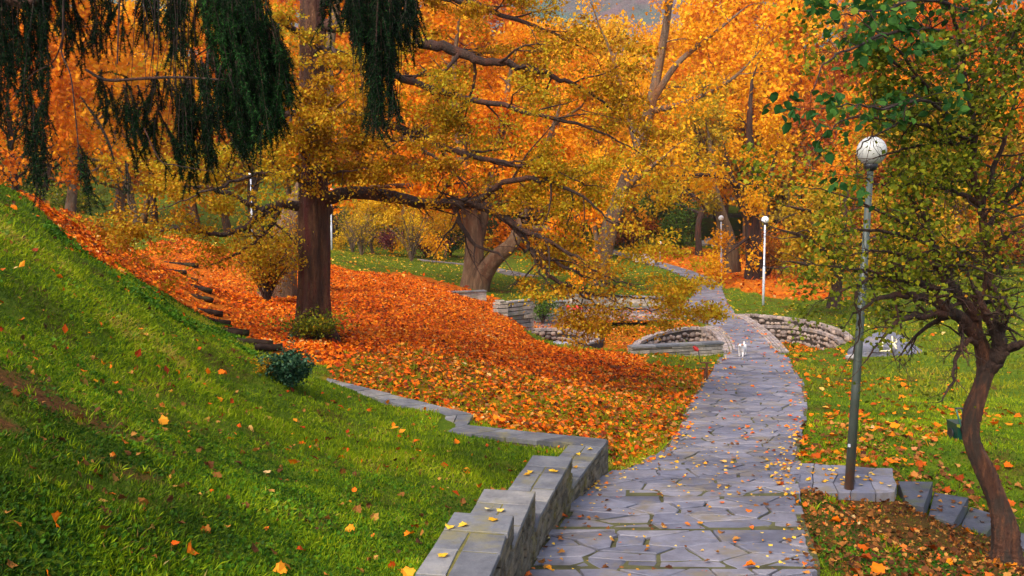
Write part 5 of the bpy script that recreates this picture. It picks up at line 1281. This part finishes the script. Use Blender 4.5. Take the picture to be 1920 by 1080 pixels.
for s_ in (-1, 1):
    mb = MB(); mb.tube([b + [s_ * 13 * k, .1, .09], b + [s_ * 15.5 * k, .1, .09]], .09, 20); mb.build('wheel', M['black'], o)
def toad(px, py, D, hh, rc, label, stem='white', cap='red'):
    b = at(px, py, D); b[2] = h1(b[0], b[1]); o = empty('garden_ornament', b, label, 'ornament')
    mb = MB(); mb.tube([b, b + [0, 0, hh * .4], b + [0, 0, hh * .8]], [.10, .085, .06], 14); mb.build('stem', M[stem], o, True)
    mb = MB(); z = np.linspace(0, 1, 7); mb.tube([b + [0, 0, hh * .74 + q * rc * .75] for q in z], rc * np.sqrt(np.maximum(1 - z ** 2, .01)), 18); mb.build('cap', M[cap], o, True)
toad(1061, 591, 37.6, .50, .21, 'red-capped white garden toadstool by the rings, left of the other')
toad(1083, 590, 38.0, .40, .22, 'red-capped garden ornament with darker brown stem, right of the white one', 'rustiron')
toad(1107, 592, 37.2, .30, .09, 'little white garden figure on the flat pale rock', 'white', 'white')
# terrace ledges and a white rail on the slope far behind the conifer
for (x0, y0, x1, y1, D, hh, lab) in ((1215, 432, 1420, 430, 122, .9, 'upper grassy terrace wall behind the far lawn'), (1230, 452, 1400, 452, 112, .7, 'lower terrace wall behind the far lawn')):
    a, b = at(x0, y0, D)[:2], at(x1, y1, D)[:2]; z = max(h1(*a), h1(*b))
    coursed('terrace_wall', [a, b], z - 1.0, z + hh - .3, .5, lab, .22, True, (.6, 1.4))
a = at(1255, 413, 127); z = h1(a[0], a[1]); o = empty('white_rail', (a[0], a[1], z), 'short white railing on the terrace far behind the conifer', 'railing')
mb = MB(); mb.box((a[0] + 1.2, a[1], z + 1.0), 2.6, .08, .12); mb.build('rail', M['white'], o)
for q in range(3): mb = MB(); mb.box((a[0] + q * 1.2, a[1] + .07, z + .45), .08, .06, 1.0); mb.build('post', M['white'], o)

# ------------------------------------------------------------------ grass, ground cover, fallen leaves
def slope_n(x, y):
    e = .15; zx = (H(x + e, y) - H(x - e, y)) / (2 * e); zy = (H(x, y + e) - H(x, y - e)) / (2 * e)
    return unit(np.stack([-zx, -zy, np.ones_like(zx)], -1))
def sample(n, y0, y1, pw=1.0, margin=.9):
    """points spread over the visible wedge of ground between two distances"""
    u = rng.uniform(0, 1, n); y = y0 * (y1 / y0) ** u if pw == 0 else (y0 ** pw + u * (y1 ** pw - y0 ** pw)) ** (1 / pw)
    x = rng.uniform(-1, 1, n) * (y * .585 + margin)
    return x, y
def free(x, y, edge=.0):
    l, r = pathlr(y); ok = (x < l - edge) | (x > r + edge) | (y > 96)
    wx = wallx(y); ok &= ~((y < 11.65) & (x > wx - .44) & (x < wx + .12))
    for P in (PIT_L, PIT_R, PIT_S, PIT_B): ok &= ~inpoly(x, y, P)
    for k in range(3): ok &= ~inpoly(x, y, np.array([EL[k], EL[k + 1], inner[k + 1], inner[k]]))
    ok &= ~((x > 3.2) & (x < 4.62) & (y > 10.7) & (y < 11.95)); ok &= ~((x > 4.7) & (x < 7) & (y > 10.6) & (y < 11.75) & (rng.uniform(size=x.shape) < .8))
    ok &= ~((y > 35.3) & (y < 41.2) & (x > -.3) & (x < 7.2))
    return ok
def bank(x, y): return ((x < wallx(np.minimum(y, 11.5)) - .4) & (y < 16)) & ~inpoly(x, y, HEAVY)
def grassfield(name, n, y0, y1, size, matk, cond, templ=T_BLADE, upr=1.0, lean=.55, ws=1.0, pw=.4, shade=.0, kind_label=None):
    x, y = sample(n, y0, y1, pw); ok = free(x, y, .01) & cond(x, y); x, y = x[ok], y[ok]
    z = H(x, y); N = slope_n(x, y); n = len(x)
    A = unit(N * upr + rng.normal(size=(n, 3)) * lean); B = unit(rng.normal(size=(n, 3)) + N * (0 if templ is T_BLADE else 1.5))
    pt = vnoise(x, y, 2.6, 21) * .7 + vnoise(x, y, .9, 22) * .6 + vnoise(x, y, 8, 23) * .5
    rnd = np.clip(.45 + pt * .6 + rng.normal(size=n) * .17 - shade - .30 * sm(7.5, 4.5, y) * sm(-.6, -2.2, x), 0, 1).astype(np.float32)  # last term paints shade into plant colours at the near left
    sc = size * (y / y0 if False else 1) * (.6 + .4 * np.clip(1 + pt, .4, 1.6)) * rng.uniform(.5, 1.25, n)
    me = scatter(name, np.stack([x, y, z - .004], -1), A, B, sc, templ, rnd, ws)
    o = link(name, me, M[matk]); tag(o, kind='stuff'); print(name, n); return o
patch = lambda x, y: vnoise(x, y, 1.3, 31) + vnoise(x, y, 3.7, 32) * .6
ld_ = lambda x, y: leafden(x + vnoise(x, y, 2.3, 5) * .5, y + vnoise(x, y, 2.3, 6) * .5)
litz = lambda x, y: (x > 2.6) & (y < 10.7) & (x < 6.5)        # leaf litter bed below the lamp post
rnd_keep = lambda x, p: rng.uniform(size=x.shape) < p
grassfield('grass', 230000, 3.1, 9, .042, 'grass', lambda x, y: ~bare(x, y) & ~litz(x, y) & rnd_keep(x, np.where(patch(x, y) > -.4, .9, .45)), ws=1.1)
grassfield('grass', 170000, 9, 20, .06, 'grass', lambda x, y: ~litz(x, y) & rnd_keep(x, np.clip(1 - ld_(x, y) * 1.15, .04, 1)), ws=1.5)
grassfield('grass', 90000, 20, 62, .10, 'grass_y', lambda x, y: rnd_keep(x, np.clip(1 - ld_(x, y) * 1.1, .0, 1)), ws=2.6)
leaf_d = 1
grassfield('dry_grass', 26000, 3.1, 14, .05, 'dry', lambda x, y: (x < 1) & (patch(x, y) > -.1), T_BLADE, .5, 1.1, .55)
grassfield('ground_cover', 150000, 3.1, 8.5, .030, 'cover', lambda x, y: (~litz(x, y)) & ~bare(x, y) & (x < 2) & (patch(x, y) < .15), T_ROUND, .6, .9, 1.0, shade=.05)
grassfield('ground_cover', 22000, 8, 18, .045, 'cover', lambda x, y: (~litz(x, y)) & ((patch(x, y) < -.15) | ((x > 4) & (patch(x, y) < .3))) & rnd_keep(x, 1 - ld_(x, y)), T_ROUND, .6, .9, 1.0)
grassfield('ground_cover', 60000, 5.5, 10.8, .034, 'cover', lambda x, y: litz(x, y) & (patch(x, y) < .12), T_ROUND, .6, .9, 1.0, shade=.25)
grassfield('grass', 30000, 5.5, 10.8, .035, 'grass', lambda x, y: litz(x, y) & ((patch(x, y) > .25) | (x < pathlr(y)[1] + .35 + .2 * vnoise(x, y, 3, 9))), ws=1.2)
WEED = np.array([hit(a, b) for a, b in [(95,425),(150,455),(210,505),(300,548),(400,602),(480,650),(520,690),(470,690),(380,630),(270,575),(170,515),(100,460)]])
def weeds():
    n = 90000; x, y = rng.uniform(WEED[:, 0].min() - .5, WEED[:, 0].max() + .5, n), rng.uniform(WEED[:, 1].min() - .5, WEED[:, 1].max() + .5, n)
    ok = inpoly(x + vnoise(x, y, 2.1, 81) * .4, y + vnoise(x, y, 2.1, 82) * .4, WEED) & (vnoise(x, y, 2.2, 83) + vnoise(x, y, 5, 84) * .7 > .10 + rng.normal(size=n) * .12); x, y = x[ok], y[ok]; n = len(x)
    hgt = np.clip(.03 + vnoise(x, y, 3.2, 85) * .10, .005, .16) * rng.uniform(0, 1, n) ** .6
    me = scatter('weeds', np.stack([x, y, H(x, y) + hgt], -1), unit(rng.normal(size=(n, 3)) + [0, 0, .3]), unit(rng.normal(size=(n, 3)) * .6 + [0, 0, .9]), .055 * rng.uniform(.5, 1.2, n), T_ROUND, np.clip(.22 + hgt * 3 + rng.normal(size=n) * .15, 0, 1).astype(np.float32))
    o = link('weeds', me, M['cover']); tag(o, kind='stuff')
weeds()
# taller coarse tufts
def tufts(n, y0, y1, sz, cond, mk):
    x, y = sample(n, y0, y1, 1.0); ok = free(x, y, .05) & cond(x, y); x, y = x[ok], y[ok]; k = 22; x = np.repeat(x, k) + rng.normal(size=len(x) * k) * .025; y = np.repeat(y, k) + rng.normal(size=len(y) * k) * .025; n = len(x)
    me = scatter('tufts', np.stack([x, y, H(x, y) - .01], -1), unit(rng.normal(size=(n, 3)) * .42 + [0, 0, 1]), rand_dirs(n), sz * rng.uniform(.5, 1.3, n), T_BLADE, np.clip(rng.beta(2, 2, n), 0, 1).astype(np.float32), .7)
    o = link('grass_tufts', me, M[mk]); tag(o, kind='stuff')
tufts(1900, 3.4, 15, .058, lambda x, y: (x < 1.2) & (patch(x, y) > -.2), 'grass')
tufts(900, 8, 34, .09, lambda x, y: (x > 3) & (ld_(x, y) < .3), 'grass')
tufts(500, 12, 30, .12, lambda x, y: inpoly(x, y, MID), 'grass_y')
# grass and moss growing at the edges and joints of the paving
def joint_moss():
    n = 26000; y = 3.5 + rng.uniform(0, 1, n) ** 1.2 * 32; l, r = pathlr(y); k = rng.uniform(size=n) < .45
    x = np.where(k, np.where(rng.uniform(size=n) < .5, l + abs(rng.normal(size=n)) * .05, r - abs(rng.normal(size=n)) * .05), rng.uniform(l, r))
    keep = k | (vnoise(x, y, 2.4, 51) + vnoise(x, y, 6, 52) * .6 > .42); x, y = x[keep], y[keep]; n = len(x)
    me = scatter('moss', np.stack([x, y, pathz(y) - .005], -1), unit(rng.normal(size=(n, 3)) * .5 + [0, 0, 1]), rand_dirs(n), .036 * rng.uniform(.5, 1.1, n), T_BLADE, rng.beta(2, 2, n).astype(np.float32), 1.6)
    o = link('joint_grass', me, M['grass_y']); tag(o, kind='stuff')
joint_moss()
def leaffield(name, n, y0, y1, size, matk, prob, templ, pw=1.2, tilt=.35, onpath=False, lift=.012, rb=(1.6, 1.8)):
    x, y = sample(n, y0, y1, pw); ok = (rng.uniform(size=n) < prob(x, y)); 
    if not onpath: ok &= free(x, y, -.02)
    for a, b in LOGS:
        u = np.clip(((x - a[0]) * (b[0] - a[0]) + (y - a[1]) * (b[1] - a[1])) / ((b - a) @ (b - a)), 0, 1); cx_, cy_ = a[0] + (b[0] - a[0]) * u, a[1] + (b[1] - a[1]) * u
        ok &= ~((np.hypot(x - cx_, y - cy_) < .34) & (y < cy_ + .08) & (rng.uniform(size=n) < .93))
    x, y = x[ok], y[ok]; n = len(x); l, r = pathlr(y); inp = (x > l) & (x < r) & (y < 96)
    z = np.where(inp, pathz(y) + .045, H(x, y)); N = slope_n(x, y); N[inp] = [0, 0, 1]
    Nn = unit(N + rng.normal(size=(n, 3)) * tilt); A = np.cross(Nn, rand_dirs(n))
    P = np.stack([x, y, z + lift + abs(rng.normal(size=n)) * .012], -1)
    me = scatter(name, P, A, Nn, size * rng.uniform(.4, 1.35, n), templ, np.clip(rng.beta(*rb, n) + vnoise(x, y, 1.4, 71) * .22 + vnoise(x, y, 4.5, 72) * .16 - .03, 0, 1).astype(np.float32))
    o = link(name, me, M[matk]); tag(o, kind='stuff'); print(name, n); return o
hv = lambda x, y: ld_(x, y)
leaffield('fallen_leaves', 330000, 11, 44, .085, 'fallen', lambda x, y: np.clip(hv(x, y), 0, 1) * np.where(y < 20, .8, 1), T_LEAF, 1.0, .38, lift=.01)
leaffield('fallen_leaves', 26000, 15, 44, .10, 'litter', lambda x, y: np.clip(hv(x, y), 0, 1) * np.clip(.5 + patch(x, y), 0, 1), T_LEAF, 1.0, .5, lift=.03)
leaffield('fallen_leaves', 30000, 44, 100, .26, 'fallen', lambda x, y: np.clip(hv(x, y), 0, 1), T_LEAF, 1.0, .4)
leaffield('fallen_leaves', 9000, 11, 22, .09, 'litter', lambda x, y: inpoly(x, y, MID) * .9, T_MAPLE, .6, .4, lift=.03)
leaffield('fallen_leaves', 30000, 11, 26, .082, 'fallen', lambda x, y: np.where(inpoly(x, y, MID), .45, np.where(inpoly(x, y, HEAVY), 1, .0)), T_MAPLE, .6, .4, lift=.03)
# yellow flecks on the lawns
leaffield('fallen_leaves', 16000, 30, 80, .16, 'fallen_y', lambda x, y: .55 * (hv(x, y) < .3) * (1 - .5 * (x > 12)), T_LEAF, 1.0)
leaffield('fallen_leaves', 9000, 12.5, 34, .13, 'fallen', lambda x, y: (x > 3) * np.clip(.65 + patch(x, y) * .7 - np.maximum(0, x - 7 - (y - 14) * .2) * .28, .02, 1), T_MAPLE, 1.0)
leaffield('fallen_leaves', 5200, 3.3, 14, .058, 'litter', lambda x, y: (x < 1) * .34 * (1 + .5 * patch(x, y)), T_MAPLE, .8, .8, lift=.008)
leaffield('fallen_leaves', 700, 3.4, 15, .072, 'fallen', lambda x, y: (x < 1) * .33, T_MAPLE, .8, .8, lift=.02)
leaffield('fallen_leaves', 1100, 8, 16, .09, 'fallen', lambda x, y: (x < 1) * .4, T_LEAF, .8, .8, lift=.02)
leaffield('leaf_litter', 14000, 5.5, 10.9, .055, 'litter', lambda x, y: (litz(x, y) | ((x > 5.5) & (x < 8))) * np.clip(.55 + patch(x, y) * .8, .08, 1), T_MAPLE, .8, .6, lift=.01)
leaffield('leaf_litter', 12000, 5.5, 11.5, .045, 'litter', lambda x, y: litz(x, y) * .8, T_LEAF, .8, .6, lift=.01)
leaffield('fallen_leaves', 500, 5.5, 12.5, .10, 'fallen', lambda x, y: ((x > 2.5) & (x < 7)) * .8, T_MAPLE, .8, .45, lift=.02)
leaffield('fallen_leaves', 5200, 11.8, 16, .085, 'litter', lambda x, y: ((x > 3.6) & (x < 7.5)) * np.clip(.8 + patch(x, y), 0, 1), T_MAPLE, .8, .4)
# scattered on paving
def pathleaves(n, sz, mk, y0, y1, nm='fallen_leaves'):
    y = y0 + rng.uniform(0, 1, n) ** 1.3 * (y1 - y0); l, r = pathlr(y); e = rng.uniform(size=n) < .45
    x = np.where(e, np.where(rng.uniform(size=n) < .5, l + abs(rng.normal(size=n)) * .16, r - abs(rng.normal(size=n)) * .16), rng.uniform(l, r))
    Nn = unit(rng.normal(size=(n, 3)) * .16 + [0, 0, 1]); A = np.cross(Nn, rand_dirs(n))
    me = scatter(nm, np.stack([x, y, pathz(y) + .045 + abs(rng.normal(size=n)) * .006], -1), A, Nn, sz * rng.uniform(.4, 1.2, n), T_MAPLE, rng.beta(1.5, 1.5, n).astype(np.float32))
    o = link(nm, me, M[mk]); tag(o, kind='stuff')
pathleaves(420, .06, 'litter', 4.5, 14); pathleaves(34, .09, 'fallen', 5, 16); pathleaves(420, .06, 'fallen_y', 10, 45); pathleaves(260, .09, 'fallen', 14, 50); pathleaves(260, .035, 'fallen_y', 5, 16)
n = 60; x = rng.uniform(3.3, 4.6, n); y = rng.uniform(10.8, 11.85, n)
o = link('fallen_leaves', scatter('fallen_leaves', np.stack([x, y, np.full(n, 1.008)], -1), unit(rng.normal(size=(n, 3)) * [1, 1, .1]), np.tile([0, 0, 1.], (n, 1)) + rng.normal(size=(n, 3)) * .1, .06, T_MAPLE, rng.uniform(0, 1, n).astype(np.float32)), M['fallen_y']); tag(o, kind='stuff')
n = 60; x = rng.uniform(4.75, 6.3, n); y = rng.uniform(10.75, 11.7, n); zz = np.select([x < 5.15, x < 5.62, x < 6.1], [.86, .70, .54], .38)
o = link('fallen_leaves', scatter('fallen_leaves', np.stack([x, y, zz + .012], -1), unit(rng.normal(size=(n, 3)) * [1, 1, .1]), np.tile([0, 0, 1.], (n, 1)) + rng.normal(size=(n, 3)) * .2, .06, T_MAPLE, rng.uniform(0, 1, n).astype(np.float32)), M['litter']); tag(o, kind='stuff')
# on coping of the stepped wall
n = 16; y = rng.uniform(4.6, 11.4, n); zt = np.array([[s[2] for s in SEG if s[0] <= q <= s[1]][0] for q in y]); x = wallx(y) - rng.uniform(.05, .4, n)
o = link('fallen_leaves', scatter('fallen_leaves', np.stack([x, y, zt + .012], -1), unit(rng.normal(size=(n, 3)) * [1, 1, .1]), np.tile([0, 0, 1.], (n, 1)) + rng.normal(size=(n, 3)) * .1, .07, T_MAPLE, rng.uniform(0, 1, n).astype(np.float32)), M['fallen_y']); tag(o, kind='stuff')
n = 1500; x = rng.uniform(-.3, 7.1, n); y = rng.uniform(35.4, 41, n)
o = link('fallen_leaves', scatter('fallen_leaves', np.stack([x, y, np.full(n, .035)], -1), unit(rng.normal(size=(n, 3)) * [1, 1, .1]), np.tile([0, 0, 1.], (n, 1)) + rng.normal(size=(n, 3)) * .25, .12, T_LEAF, rng.uniform(0, 1, n).astype(np.float32)), M['fallen']); tag(o, kind='stuff')
# leaves lying in the pits
for P, dep in ((PIT_L, .85), (PIT_R, .85), (PIT_S, .6)):
    lo_, hi_ = P.min(0), P.max(0); n = 2500; x = rng.uniform(lo_[0], hi_[0], n); y = rng.uniform(lo_[1], hi_[1], n); k = inpoly(x, y, P); x, y = x[k], y[k]; n = len(x)
    o = link('fallen_leaves', scatter('fallen_leaves', np.stack([x, y, np.full(n, -dep + .02)], -1), rand_dirs(n) * [1, 1, .1], np.tile([0, 0, 1.], (n, 1)) + rng.normal(size=(n, 3)) * .3, .13, T_LEAF, rng.beta(1.6, 1.8, n).astype(np.float32)), M['fallen']); tag(o, kind='stuff')

# ------------------------------------------------------------------ haze
bm = bmesh.new(); bmesh.ops.create_cube(bm, size=1); me = bpy.data.meshes.new('haze'); bm.to_mesh(me); bm.free()
hm = bpy.data.materials.new('haze'); hm.use_nodes = True; t = hm.node_tree; t.nodes.remove(t.nodes['Principled BSDF'])
vp = t.nodes.new('ShaderNodeVolumePrincipled'); vp.inputs['Color'].default_value = (.86, .88, .98, 1); vp.inputs['Density'].default_value = .00022; vp.inputs['Anisotropy'].default_value = .2
t.links.new(vp.outputs[0], t.nodes['Material Output'].inputs['Volume'])
hz_ = link('haze', me, hm); hz_.scale = (2000, 1300, 520); hz_.location = (0, 500, 235); tag(hz_, kind='stuff')
